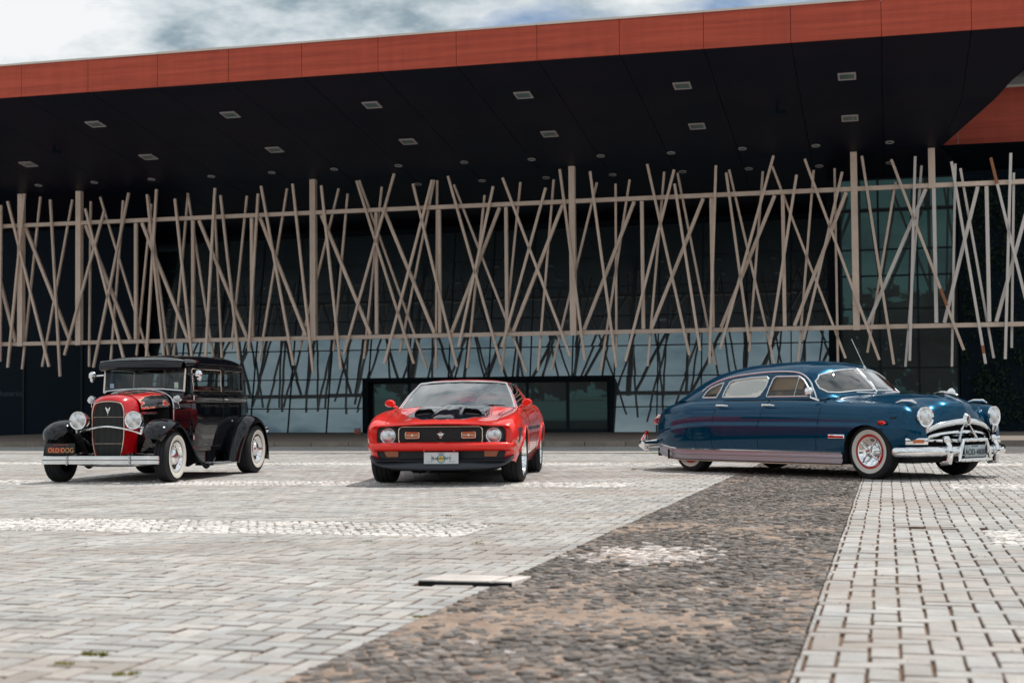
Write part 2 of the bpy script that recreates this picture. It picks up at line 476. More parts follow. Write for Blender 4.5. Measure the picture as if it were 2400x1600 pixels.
# ================================================================== GROUND
def sheet(name, u0, u1, v0, v1, z, m, nu=2, nv=24, label=None):
    V = []; Fc = []
    for j in range(nv + 1):
        for i in range(nu + 1):
            V.append(UV(u0 + (u1 - u0) * i / nu, v0 + (v1 - v0) * j / nv, z))
    for j in range(nv):
        for i in range(nu):
            a = j * (nu + 1) + i; Fc.append((a, a + 1, a + nu + 2, a + nu + 1))
    o = link(name, mk(name, V, Fc, m), kind='structure', label=label)
    return o
sheet('ground', -260, 260, -220, 320, -0.0235, M_GROUND, 2, 108, 'wide ground stretching away beyond the paved plaza')
WJ = 0.11
US0, US1 = -1.97, -0.33                                   # the basalt strip
STR = [(9.72, 10.86), (16.02, 17.08), (22.15, 23.2)]      # white mosaic stripes (v ranges)
EL, ER = -2.95, 0.64
V_END = 27.9

def seen(u, v, m=3.6):
    p = A_ * u + N_ * v
    return p.y > 3.4 and abs(p.x) < 0.372 * p.y + m
V = []; Fc = []
for j in range(61):
    v = 2.9 + (V_END - 2.9) * j / 60
    us_v = [k * 0.05 for k in range(-520, 460) if seen(k * 0.05, v)]
    lo, hi = (min(us_v), max(us_v)) if us_v else (-0.9, -0.8)
    for i in range(5): V.append(UV(lo + (hi - lo) * i / 4, v, -0.018))
    if j:
        for i in range(4): a = (j - 1) * 5 + i; Fc.append((a, a + 1, a + 6, a + 5))
pave = link('pavement', mk('pavement', V, Fc, M_JOINT), kind='structure', label='light grey herringbone paver plaza under the three old cars')
def chamfer(u0, u1, v0, v1, z, tu, tv, c=0.0055):
    """one paver: chamfered top and sides, in u,v,z"""
    def q(u, v, zz): return (u, v, zz + tu * (u - (u0 + u1) / 2) + tv * (v - (v0 + v1) / 2))
    V = [q(u0, v0, -0.02), q(u1, v0, -0.02), q(u1, v1, -0.02), q(u0, v1, -0.02),
         q(u0, v0, z - c), q(u1, v0, z - c), q(u1, v1, z - c), q(u0, v1, z - c),
         q(u0 + c, v0 + c, z), q(u1 - c, v0 + c, z), q(u1 - c, v1 - c, z), q(u0 + c, v1 - c, z)]
    Fc = [(0, 1, 5, 4), (1, 2, 6, 5), (2, 3, 7, 6), (3, 0, 4, 7), (4, 5, 9, 8), (5, 6, 10, 9), (6, 7, 11, 10), (7, 4, 8, 11), (8, 9, 10, 11)]
    return V, Fc
def add_tint(me, tints):
    a = me.color_attributes.new('tint', 'FLOAT_COLOR', 'POINT')
    a.data.foreach_set('color', np.asarray(tints, np.float32).ravel())
def clip_zone(u0, u1, v0, v1):
    cu, cv = (u0 + u1) / 2, (v0 + v1) / 2
    if v1 > V_END: v1 = V_END
    left = cu < (US0 + US1) / 2
    if left: u1 = min(u1, US0)
    else: u0 = max(u0, US1)
    for a, b in STR:
        s0, s1 = (-99, EL) if left else (ER, 99)
        ou = min(u1, s1) - max(u0, s0); ov = min(v1, b) - max(v0, a)
        if ou > 0.004 and ov > 0.004:
            if s0 < cu < s1 and a < cv < b: 
                # keep the sliver outside the stripe
                if v0 < a - 0.02: v1 = a
                elif v1 > b + 0.02: v0 = b
                elif left and u1 > EL + 0.02: u0 = EL
                elif (not left) and u0 < ER - 0.02: u1 = ER
                else: return None
            else:
                if ou < ov: 
                    if left: u0 = max(u0, EL)
                    else: u1 = min(u1, ER)
                elif cv > b: v0 = b
                elif cv < a: v1 = a
                elif left: u0 = max(u0, EL)
                else: u1 = min(u1, ER)
    if u1 - u0 < 0.025 or v1 - v0 < 0.025: return None
    return u0, u1, v0, v1
SLAB = (-2.36, -1.86, 7.02, 7.42); DRAIN = (0.04, 0.46, 10.86, 10.95)
pavers = []
for i in range(-190, 170):
    for j in range(30, 256):
        t = (i - j) % 4
        if t not in (0, 3): continue
        u, v = i * WJ + 0.03, j * WJ + 0.02
        a, b = (2, 1) if t == 0 else (1, 2)
        if not seen(u, v): continue
        z = clip_zone(u, u + a * WJ, v, v + b * WJ)
        if z is None: continue
        u0, u1, v0, v1 = z
        cu, cv = (u0 + u1) / 2, (v0 + v1) / 2
        if SLAB[0] < cu < SLAB[1] and SLAB[2] < cv < SLAB[3]: continue
        if DRAIN[0] < cu < DRAIN[1] and DRAIN[2] - 0.04 < cv < DRAIN[3] + 0.06: continue
        pavers.append(z)
def pav_geo(z):
    u0, u1, v0, v1 = z
    # slow undulation of the courses, as in old paving
    wob = noise.noise(Vector((u0 * 0.8, v0 * 0.8, 3.1))) * 0.012
    g = (0.0030 + 0.0028 * random.random()) * random.choice((0.7, 1.0, 1.0, 1.5))
    h = random.gauss(0, 0.0012) + 0.004 * noise.noise(Vector((u0 * 1.2, v0 * 1.2, 0)))
    return (u0 + g + wob, u1 - g + wob, v0 + g + wob * 0.6, v1 - g + wob * 0.6, h, random.gauss(0, 0.010), random.gauss(0, 0.010))
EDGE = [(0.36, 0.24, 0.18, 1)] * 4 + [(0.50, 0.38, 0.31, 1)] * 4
def tint_():
    g = random.choices([1.0, 0.94, 1.06, 0.74, 0.86], [5, 3, 2, 0.3, 1])[0] * random.uniform(0.95, 1.05)
    w = random.uniform(-0.025, 0.035)
    return (g * (1 + w), g, g * (1 - w), 1)
def near_key(z):
    cu, cv = (z[0] + z[1]) / 2, (z[2] + z[3]) / 2
    p = A_ * cu + N_ * cv
    vis = p.y > 4.35 and abs(p.x) < 0.362 * p.y
    return (0 if vis else 1, p.y)
pavers.sort(key=near_key)
Vb = []; Fb = []; Tb = []
for k, z in enumerate(pavers):
    g = pav_geo(z); vf = chamfer(*g); tn = tint_()
    if k < 300:
        c = UV((z[0] + z[1]) / 2, (z[2] + z[3]) / 2)
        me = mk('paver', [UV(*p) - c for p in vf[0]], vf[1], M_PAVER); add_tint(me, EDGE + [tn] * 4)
        link('paver', me, pave, M=Matrix.Translation(c))
    else:
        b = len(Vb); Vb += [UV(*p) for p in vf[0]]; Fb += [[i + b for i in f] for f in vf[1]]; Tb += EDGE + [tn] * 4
me = mk('paver_field', Vb, Fb, M_PAVER); add_tint(me, Tb)
link('paver_field', me, pave, kind='stuff')

def cobble(u, v, s, h, seed):
    r = random.Random(seed)
    n = r.choice([4, 4, 4, 5, 5])
    a0 = r.random() * 6.28
    pts = []
    for k in range(n):
        a = a0 + 2 * PI * k / n + r.uniform(-0.22, 0.22); q = s * r.uniform(0.80, 1.18) * (1.16 if n == 4 else 1.0)
        pts.append((math.cos(a) * q, math.sin(a) * q))
    V = [(u + x, v + y, -0.02) for x, y in pts] + [(u + x * 0.97, v + y * 0.97, h - 0.006) for x, y in pts] + [(u + x * 0.86, v + y * 0.86, h + r.uniform(-0.003, 0.003)) for x, y in pts]
    Fc = []
    for k in range(n):
        l = (k + 1) % n
        Fc += [(k, l, n + l, n + k), (n + k, n + l, 2 * n + l, 2 * n + k)]
    Fc.append([2 * n + k for k in range(n)])
    return V, Fc
def stones(u0, u1, v0, v1, cell, margin=0.4):
    out = []
    nu = max(1, int((u1 - u0) / cell)); nv = max(1, int((v1 - v0) / cell))
    cu = (u1 - u0) / nu; cv = (v1 - v0) / nv
    for j in range(nv):
        for i in range(nu):
            o = 0.5 if j % 2 else 0.0
            u = u0 + (i + 0.5 + (o - 0.25) * 0.9) * cu + random.uniform(-0.16, 0.16) * cell
            v = v0 + (j + 0.5) * cv + random.uniform(-0.14, 0.14) * cell
            u = min(max(u, u0 + cell * 0.42), u1 - cell * 0.42)
            if seen(u, v, margin): out.append((u, v))
    return out
# white mosaic stripes
for si, (a, b) in enumerate(STR):
    for side, (s0, s1) in enumerate(((-19, EL), (ER, 17))):
        cs = 0.075 if si < 2 else 0.10
        pts = stones(s0, s1, a + 0.01, b - 0.01, cs, 2.2)
        if not pts: continue
        V = []; Fc = []; T = []
        for q, (u, v) in enumerate(pts):
            vf = cobble(u, v, cs * 0.535, random.gauss(0, 0.0018), q)
            bb = len(V); V += [UV(*p) for p in vf[0]]; Fc += [[i + bb for i in f] for f in vf[1]]
            dirty = noise.noise(Vector((u * 0.7, v * 0.9, 5))) 
            g = random.uniform(0.86, 1.1) * (0.82 if dirty > 0.12 else 1); T += [(g, g * 0.985, g * 0.97, 1)] * len(vf[0])
        me = mk('mosaic_stones', V, Fc, M_WHITE); add_tint(me, T)
        link('mosaic_stones', me, pave, kind='stuff')
# basalt strip
strip = sheet('basalt_path', US0, US1, 2.5, V_END, -0.0135, M_JOINT, 2, 30, 'dark basalt mosaic strip crossing the pale pavers toward the blue car')
bs = stones(US0, US1, 3.9, V_END, 0.053)
bs.sort(key=lambda p: (0 if ((A_ * p[0] + N_ * p[1]).y > 4.4 and abs((A_ * p[0] + N_ * p[1]).x) < 0.36 * (A_ * p[0] + N_ * p[1]).y) else 1, p[1]))
Vb = []; Fb = []; Tb = []
def bas_tint(u, v):
    e = ((u + 1.43) / 0.40) ** 2 + ((v - 8.72) / 0.62) ** 2
    e *= 1 + 0.8 * noise.noise(Vector((u * 9, v * 5, 2)))
    if e < 1.3 and random.random() < 1.15 - 0.75 * e: g = random.uniform(2.6, 5.4); return (g, g * .985, g * .97, 1)
    if random.random() < 0.006: return (3.4, 3.3, 3.2, 1)
    g = random.choice([0.7, 0.9, 1.1, 1.3, 1.7]) * random.uniform(0.85, 1.2); w = random.uniform(0.0, 0.10)
    return (g * (1 + w), g, g * (1 - w), 1)
for k, (u, v) in enumerate(bs):
    vf = cobble(u, v, 0.053 * 0.60, random.gauss(0.0, 0.0032), 9000 + k); tn = bas_tint(u, v)
    if k < 300:
        c = UV(u, v); me = mk('cobble', [UV(*p) - c for p in vf[0]], vf[1], M_BASALT); add_tint(me, [tn] * len(vf[0]))
        link('cobble', me, strip, M=Matrix.Translation(c))
    else:
        b = len(Vb); Vb += [UV(*p) for p in vf[0]]; Fb += [[i + b for i in f] for f in vf[1]]; Tb += [tn] * len(vf[0])
me = mk('cobble_field', Vb, Fb, M_BASALT); add_tint(me, Tb)
link('cobble_field', me, strip, kind='stuff')
# sand washed over the stones
V = []; Fc = []; nu, nv = 60, 780
for j in range(nv + 1):
    for i in range(nu + 1):
        u = US0 + 0.005 + (US1 - US0 - 0.01) * i / nu; v = 3.9 + (V_END - 3.95) * j / nv
        q = noise.fractal(Vector((u * 1.6, v * 1.9, 1.7)), 0.9, 2.2, 5) * 0.8 + 0.5 * noise.noise(Vector((u * 0.7, v * 0.6, 9)))
        fi = noise.noise(Vector((u * 31, v * 31, 0))) * 0.0018
        band = 0.006 * math.exp(-((v - 6.35 - 0.25 * u) / 0.30) ** 2) + 0.004 * math.exp(-((v - 10.6) / 0.35) ** 2)
        V.append(UV(u, v, -0.0048 + 0.0085 * max(-0.6, q) + band + fi))
for j in range(nv):
    for i in range(nu):
        a = j * (nu + 1) + i; Fc.append((a, a + 1, a + nu + 2, a + nu + 1))
link('sand', mk('sand', V, Fc, M_SAND, True), strip, kind='stuff')

# loose concrete slab at the edge of the strip
M_SLAB = stone_mat('slab_concrete', (0.60, 0.55, 0.52), (0.42, 0.30, 0.22), stain_amt=0.2)
s_ = root('concrete_slab', 'pale loose concrete slab with raised dark edge beside the basalt strip', 'slab')
for nm_, (a, b) in (('cover_plate', (SLAB[0], SLAB[1] - 0.12)), ('cover_plate', (SLAB[1] - 0.10, SLAB[1] + 0.0))):
    V, Fc = rbox(a, b, SLAB[2], SLAB[3], -0.02, 0.026, 0.005)
    vv = []
    for p in V:
        vv.append(UV(p[0], p[1], p[2] - 0.018 * max(0, (p[1] - SLAB[2]) / 0.4) * (1 if p[2] > 0 else 0)))
    me = mk('cover_plate', vv, Fc, M_SLAB, True, 30); add_tint(me, [(1, 1, 1, 1)] * len(vv)); link('cover_plate', me, s_)
V, Fc = box(SLAB[0], SLAB[1], SLAB[2] - 0.006, SLAB[2] - 0.001, -0.02, 0.018)
link('frame', mk('frame', [UV(*p) for p in V], Fc, M_GAP), s_)
# slot drain among the pavers on the right
d_ = root('slot_drain', 'narrow dark slot drain sunk in the pavers in front of the blue car', 'drain')
V, Fc = join(box(DRAIN[0], DRAIN[1], DRAIN[2], DRAIN[2] + 0.012, -0.02, 0.001), box(DRAIN[0], DRAIN[1], DRAIN[3] + 0.03, DRAIN[3] + 0.045, -0.02, 0.004))
link('rim', mk('rim', [UV(*p) for p in V], Fc, M_JOINT), d_)
V, Fc = box(DRAIN[0], DRAIN[1], DRAIN[2] + 0.012, DRAIN[3] + 0.03, -0.0175, -0.015)
link('slot', mk('slot', [UV(*p) for p in V], Fc, M_GAP), d_)

# weeds and dry litter in the joints
def leafmat(name, c1, c2):
    m = mat(name, c1, 0.7, spec=0.2); nb = NB(m)
    nb.l(nb.ramp(nb.noise(30, 2), [(0.35, c1), (0.65, c2)]), nb.b.inputs['Base Color']); return m
M_WEED = leafmat('weed', (0.17, 0.18, 0.035), (0.38, 0.32, 0.07)); M_DRY = leafmat('dry_leaf', (0.22, 0.07, 0.03), (0.38, 0.16, 0.08))
def tuft(u, v, du, dv, n, h, label):
    V = []; Fc = []
    r = random.Random(int(u * 991 + v * 17))
    for k in range(n):
        t = r.uniform(-1, 1); a = u + du * t + r.gauss(0, 0.006); b = v + dv * t + r.gauss(0, 0.006)
        hh = h * r.uniform(0.4, 1.1); w = 0.0022; an = r.random() * 6.28; lx, ly = r.gauss(0, hh * 0.5), r.gauss(0, hh * 0.5)
        cx, cy = math.cos(an) * w, math.sin(an) * w; i0 = len(V)
        V += [UV(a - cx, b - cy, -0.015), UV(a + cx, b + cy, -0.015), UV(a + cx + lx * 0.5, b + cy + ly * 0.5, hh * 0.7), UV(a - cx + lx * 0.5, b - cy + ly * 0.5, hh * 0.7), UV(a + lx, b + ly, hh)]
        Fc += [(i0, i0 + 1, i0 + 2, i0 + 3), (i0 + 3, i0 + 2, i0 + 4)]
    o = link('weed_tuft', mk('weed_tuft', V, Fc, M_WEED), label=label, cat='weed', group='weeds growing in the paving joints')
    return o
for (px, py, du, dv, n, h, lb) in [
    (222, 1534, 0.05, 0.004, 120, 0.016, 'wide yellow-green weed tuft, largest one in the pavers at lower left'),
    (150, 1556, 0.03, 0.004, 50, 0.012, 'small weed tuft beside the largest tuft at lower left'),
    (296, 1580, 0.03, 0.03, 80, 0.013, 'slanting weed tuft nearest the bottom edge, right of the largest tuft'),
    (985, 1446, 0.03, 0.006, 90, 0.010, 'mossy tuft where the pavers meet the basalt strip'),
    (1045, 1208, 0.04, 0.01, 40, 0.012, 'thin weed tuft just beyond the white mosaic stripe'),
    (1120, 1274, 0.03, 0.02, 40, 0.010, 'thin weed tuft on the near side of the white mosaic stripe'),
    (860, 1268, 0.03, 0.02, 30, 0.010, 'sparse tuft left of the pale slab and beyond it')]:
    u, v = on_ground(px, py); tuft(u, v, du, dv, n, h, lb)
V = []; Fc = []; r = random.Random(5)
for k in range(1500):
    v = 4.6 + 22 * r.random() ** 1.6; u = r.uniform(-9, 7)
    if not seen(u, v, 0.3): continue
    s = r.uniform(0.003, 0.010); a = r.random() * 6.28; i0 = len(V)
    V += [UV(u + math.cos(a) * s, v + math.sin(a) * s, 0.003), UV(u - math.sin(a) * s * 0.4, v + math.cos(a) * s * 0.4, 0.007), UV(u - math.cos(a) * s, v - math.sin(a) * s, 0.003), UV(u + math.sin(a) * s * 0.4, v - math.cos(a) * s * 0.4, 0.004)]
    Fc.append((i0, i0 + 1, i0 + 2, i0 + 3))
link('leaf_litter', mk('leaf_litter', V, Fc, M_DRY), kind='stuff', label='tiny dry leaf crumbs scattered over the pavers', cat='litter')

# lane, kerbs and forecourt in front of the building
def strip_box(name, u0, u1, v0, v1, z0, z1, m, parent=None, nseg=1, gap=0.0, **k):
    V = []; Fc = []
    L = (u1 - u0) / nseg
    for i in range(nseg):
        vf = box(u0 + i * L + gap, u0 + (i + 1) * L - gap, v0, v1, z0, z1); V, Fc = join((V, Fc), vf)
    return link(name, mk(name, [UV(*p) for p in V], Fc, m), parent, **k)
road = sheet('road', -40, 6.2, V_END, 33.3, -0.022, M_ASPH, 2, 6, 'dark asphalt lane between the paved plaza and the building')
kb = root('kerb', 'low stone kerb along the far edge of the paved plaza', 'kerb'); kb['kind'] = 'structure'
for i in range(26): strip_box('kerb_stone', -20 + i, -19.012 + i, V_END + 0.003, V_END + 0.14, -0.04, 0.012 + random.uniform(-0.003, 0.003), M_KERB, kb)
kb2 = root('sidewalk', 'stone edged sidewalk at the foot of the building', 'sidewalk'); kb2['kind'] = 'structure'
for i in range(44): strip_box('kerb_stone', -30 + i, -29.015 + i, 33.3, 33.52, -0.06, 0.115 + random.uniform(-0.004, 0.004), M_KERB, kb2)
strip_box('walk_surface', -30, 13.99, 33.523, 60, -0.06, 0.108, M_WALK, kb2)
sheet('side_pavement', 6.2, 24, V_END, 33.3, -0.012, M_GROUND, 2, 6, 'pale paving running past the right side of the building')
sheet('side_asphalt', 6.2, 24, 29.6, 31.2, -0.005, M_ASPH, 2, 2, 'dark asphalt band crossing the paving at far right')
# weeds along the kerb
wl = []
for k in range(9):
    u = random.uniform(-9, 5)
    wl.append((u, V_END - 0.03))

V = []; Fc = []
for (u, v) in wl:
    for q in range(60):
        a = u + random.uniform(-.3, .3); h = random.uniform(0.01, 0.035); i0 = len(V)
        V += [UV(a - .004, v, -.02), UV(a + .004, v, -.02), UV(a + random.gauss(0, .01), v - .01, h)]; Fc.append((i0, i0 + 1, i0 + 2))
link('weeds', mk('weeds', V, Fc, M_WEED), kind='stuff', label='low weeds along the kerb beyond the cars', cat='weeds')

# ================================================================== BUILDING
M_SOFF = mat('soffit_panel', (0.030, 0.014, 0.016), 0.5, spec=0.12); nb = NB(M_SOFF)
nb.l(nb.ramp(nb.noise(0.5, 4), [(0.3, (0.005, 0.009, 0.019)), (0.7, (0.013, 0.010, 0.019))]), nb.b.inputs['Base Color'])
M_FASC = mat('orange_red_fascia', (0.50, 0.085, 0.045), 0.5, spec=0.2); nb = NB(M_FASC)
gg = nb.n('ShaderNodeNewGeometry'); mp = nb.n('ShaderNodeMapping'); mp.inputs['Scale'].default_value = (0.35, 0.35, 9)
nb.l(gg.outputs['Position'], mp.inputs['Vector'])
mp2 = nb.n('ShaderNodeMapping'); mp2.inputs['Scale'].default_value = (5, 5, 0.35); nb.l(gg.outputs['Position'], mp2.inputs['Vector'])
st_a = nb.noise(1.0, 5, 0.65, mp.outputs[0]); st_b = nb.noise(1.0, 4, 0.6, mp2.outputs[0])
av = nb.n('ShaderNodeMath', operation='MULTIPLY_ADD'); nb.l(st_b, av.inputs[0]); av.inputs[1].default_value = 0.35; nb.l(st_a, av.inputs[2])
av2 = nb.n('ShaderNodeMath', operation='SUBTRACT'); nb.l(av.outputs[0], av2.inputs[0]); av2.inputs[1].default_value = 0.175
st = av2.outputs[0]
nb.l(nb.ramp(st, [(0.3, (0.34, 0.055, 0.033)), (0.7, (0.50, 0.090, 0.050))]), nb.b.inputs['Base Color'])
M_COP = mat('pale_coping', (0.62, 0.56, 0.50), 0.5)
M_STEEL = mat('beige_painted_steel', (0.6, 0.5, 0.44), 0.5); nb = NB(M_STEEL)
nz = nb.noise(1.6, 5, 0.7)
nb.l(nb.ramp(nz, [(0.3, (0.74, 0.585, 0.485)), (0.65, (0.90, 0.735, 0.62))]), nb.b.inputs['Base Color'])
oi = nb.n('ShaderNodeObjectInfo')
nb.l(nb.mix(1.0, nb.b.inputs['Base Color'].links[0].from_socket, nb.ramp(oi.outputs['Random'], [(0, (.84, .82, .80)), (1, (1.03, 1.0, .98))]), 'MULTIPLY'), nb.b.inputs['Base Color'])
M_STEELG = mat('grey_painted_steel', (0.74, 0.68, 0.64), 0.5)
M_RUST = mat('rust_patch', (0.36, 0.15, 0.07), 0.8)
M_MULL = mat('mullion', (0.006, 0.014, 0.020), 0.45, spec=0.2)
M_DARK = mat('dark_navy_wall', (0.0015, 0.009, 0.018), 0.6, spec=0.12)
M_RECESS = mat('dark_recess', (0.003, 0.007, 0.011), 0.6, spec=0.1)
def winmat(name, base, refl, col):
    m = bpy.data.materials.new(name); m.use_nodes = True; t = m.node_tree; b = t.nodes['Principled BSDF']; o = t.nodes['Material Output']
    b.inputs['Base Color'].default_value = (*base, 1); b.inputs['Roughness'].default_value = 0.3
    g = t.nodes.new('ShaderNodeBsdfGlossy'); g.inputs['Roughness'].default_value = 0.012; g.inputs['Color'].default_value = (*col, 1)
    x = t.nodes.new('ShaderNodeMixShader'); x.inputs[0].default_value = refl
    t.links.new(b.outputs[0], x.inputs[1]); t.links.new(g.outputs[0], x.inputs[2]); t.links.new(x.outputs[0], o.inputs[0])
    return m
M_PANE = winmat('mirror_glass_pane', (0.001, 0.006, 0.010), 0.215, (0.68, 0.90, 0.98))
M_PANED = winmat('green_tinted_pane', (0.002, 0.008, 0.010), 0.05, (0.30, 0.85, 0.80))
DF, DL, DG = 33.6, 42.0, 46.2
Z_FB, Z_FT, Z_CT = 9.02, 9.92, 7.74
def soff_z(D): return Z_FB + (Z_CT - Z_FB) * (D - DF) / (DL - DF)
hall = root('exhibition_hall', 'long exhibition hall with orange-red fascia, deep dark soffit and mirror glass wall', 'building')

# fascia panels: seams read off the photograph
seams = [-150, 0, 53, 209, 372, 538, 709, 888, 1071, 1260, 1453, 1650, 1854, 2066, 2277, 2492]
su = []
for px in seams:
    u, z = on_plane(px, 230 - 0.069 * px, DF); su.append(u)
w0 = su[3] - su[2]
su = [su[2] - 6 * w0, su[2] - 5 * w0, su[2] - 4 * w0, su[2] - 3 * w0, su[2] - 2 * w0, su[2] - w0] + su[2:]
for a, b in zip(su[:-1], su[1:]):
    V, Fc = box(a + 0.006, b - 0.006, DF - 0.06, DF, Z_FB - 0.01, Z_FT - 0.05)
    link('fascia_panel', mk('fascia_panel', [FP(*p) for p in V], Fc, M_FASC), hall)
U0, U1 = su[0], su[-1]
V, Fc = box(U0, U1, DF + 0.002, DF + 0.2, Z_FB + 0.02, Z_FT - 0.08)
link('fascia_backing', mk('fascia_backing', [FP(*p) for p in V], Fc, M_RECESS), hall)
for a, b in zip(su[:-1], su[1:]):
    V, Fc = box(a + 0.003, b - 0.003, DF - 0.09, DF + 0.35, Z_FT - 0.048, Z_FT + random.uniform(-0.004, 0.012))
    link('coping', mk('coping', [FP(*p) for p in V], Fc, M_COP), hall)

# soffit panels, running back from the fascia; the right edge is cut on the skew
def soffit_hit(px, py):
    d = ray(px, py); nrm = (FP(0, DL, Z_CT) - FP(0, DF, Z_FB)).normalized().cross(A_).normalized()
    t = (FP(0, DF, Z_FB) - CPOS).dot(nrm) / d.dot(nrm); return CPOS + d * t
_edge = [(P.dot(A_), P.dot(N_)) for P in (soffit_hit(2205, 345), soffit_hit(2400, 172))]
def soff_edge(D):                                   # u of the skewed right edge at distance D
    (ua_, Da_), (ub_2, Db_) = _edge
    return ua_ + (ub_2 - ua_) * (D - Da_) / (Db_ - Da_)
DB = 48.6
for k, (a, b) in enumerate(zip(su[:-1], su[1:])):
    for D0, D1 in ((DF, 38.2), (38.206, DL - 0.02), (DL - 0.014, DB)):
        q = []
        for (u, D) in ((a + 0.008, D0), (b - 0.008, D0), (b - 0.008, D1), (a + 0.008, D1)):
            uu = min(u, soff_edge(D) if D <= DL else soff_edge(DL) + 40)
            q.append((uu, D))
        if q[0][0] >= q[1][0] - 1e-3 and q[3][0] >= q[2][0] - 1e-3: continue
        V = [FP(u, D, soff_z(D)) for u, D in q] + [FP(u, D, soff_z(D) + 0.03) for u, D in q]
        link('soffit_panel', mk('soffit_panel', V, [(0, 1, 2, 3), (7, 6, 5, 4), (0, 4, 5, 1), (1, 5, 6, 2), (2, 6, 7, 3), (3, 7, 4, 0)], M_SOFF), hall)
V = [FP(U0, DF + 0.05, Z_FB + 0.07), FP(soff_edge(DF) - .02, DF + 0.05, Z_FB + 0.07), FP(soff_edge(DL) - .02, DL, Z_CT + 0.07), FP(26, DL + .01, Z_CT + 0.07), FP(26, DB, soff_z(DB) + 0.07), FP(U0, DB, soff_z(DB) + 0.07)]
Vr = [(U0, DF + .36), (soff_edge(DF + .36) - .02, DF + .36), (soff_edge(DL) - .02, DL), (26, DL + .01), (26, 58), (U0, 58)]
link('roof', mk('roof', [FP(u, D, Z_FT - .10) for u, D in Vr] + [FP(u, D, Z_FT - .06) for u, D in Vr], [(5, 4, 3, 2, 1, 0), (6, 7, 8, 9, 10, 11)] + [(i, (i + 1) % 6, 6 + (i + 1) % 6, 6 + i) for i in range(6)], M_MULL), hall)
link('soffit_backing', mk('soffit_backing', V, [(0, 1, 2, 3, 4, 5)], M_RECESS), hall)

# tilted mirror glass wall: panes in frames
TILT = math.radians(11.3)
def GP(u, h, out=0.0):                              # on the tilted glass: h = length up the glass
    D = DG + h * math.sin(TILT) - out * math.cos(TILT); z = ZG0 + h * math.cos(TILT) + out * math.sin(TILT) * 0
    return FP(u, D, z)
uL, _ = on_plane(352, 900, DG + 0.8); uR, _ = on_plane(1962, 800, DG + 0.8)
pm = FP((uL + uR) / 2, DG, 0); ZG0 = gz(pm.y) + 0.115
uE0, _ = on_plane(862, 950, DG); uE1, _ = on_plane(1420, 950, DG); _, zE = on_plane(1150, 882, DG + 0.3)
ncol = 17; nrow = 7; pw = (uR - uL) / ncol; HH = 7.5; ph0 = 0.86; ph = 1.035
rows = [0.0, ph0]
while rows[-1] + ph < HH: rows.append(rows[-1] + ph)
eh = (zE - ZG0) / math.cos(TILT)
re_ = min(range(len(rows)), key=lambda i: abs(rows[i] - eh)); 
c0 = round((uE0 - uL) / pw); c1 = round((uE1 - uL) / pw)
rr_ = random.Random(3)
for j in range(len(rows) - 1):
    for i in range(ncol):
        if c0 <= i < c1 and j < re_: continue
        a, b = uL + i * pw + 0.018, uL + (i + 1) * pw - 0.018; h0_, h1_ = rows[j] + 0.014, rows[j + 1] - 0.014
        ta, tb = rr_.gauss(0, 0.0012), rr_.gauss(0, 0.0012)
        V = []; Fc = []; n_ = 6
        for y in range(n_ + 1):
            for x in range(n_ + 1):
                s, t = x / n_, y / n_
                bul = 0.0018 * (1 - (2 * s - 1) ** 2) * (1 - (2 * t - 1) ** 2)
                V.append(GP(a + (b - a) * s, h0_ + (h1_ - h0_) * t, bul + ta * (s - 0.5) + tb * (t - 0.5)))
        for y in range(n_):
            for x in range(n_):
                k = y * (n_ + 1) + x; Fc.append((k, k + 1, k + n_ + 2, k + n_ + 1))
        link('glass_pane', mk('glass_pane', V, Fc, M_PANE, True), hall)
for i in range(ncol + 1):
    lo = rows[re_] if c0 < i < c1 else 0
    V, Fc = beam(GP(uL + i * pw, lo, 0.012), GP(uL + i * pw, rows[-1], 0.012), 0.035, 0.05, N_)
    link('mullion', mk('mullion', V, Fc, M_MULL), hall)
for j, h in enumerate(rows):
    segs = [(uL, uR)] if j >= re_ else [(uL, uL + c0 * pw), (uL + c1 * pw, uR)]
    for a, b in segs:
        V, Fc = beam(GP(a, h, 0.014), GP(b, h, 0.014), 0.03, 0.028, N_)
        link('transom', mk('transom', V, Fc, M_MULL), hall)
# dark wall left of the glass, solid wall above it, end walls
def wallbox(name, u0, u1, D0, D1, z0, z1, m, par=hall, **k):
    V, Fc = box(u0, u1, D0, D1, z0, z1); return link(name, mk(name, [FP(*p) for p in V], Fc, m), par, **k)
wallbox('wall', U0 - 16, uL - 0.03, DG - 0.25, DG - 0.05, -0.8, 7.0, M_DARK, label='dark navy front wall left of the glass')
for k in range(13):
    wallbox('pilaster', uL - 2.2 - k * 2.4, uL - 2.12 - k * 2.4, DG - 0.29, DG - 0.252, -0.5, 6.6, M_MULL)
wallbox('wall', U0, uR + 20, DB + 0.02, DB + 0.3, -0.8, 7.6, M_DARK)
wallbox('glass_backing', uL, uR, DG + 2.0, DG + 2.1, -0.8, 7.0, M_RECESS)
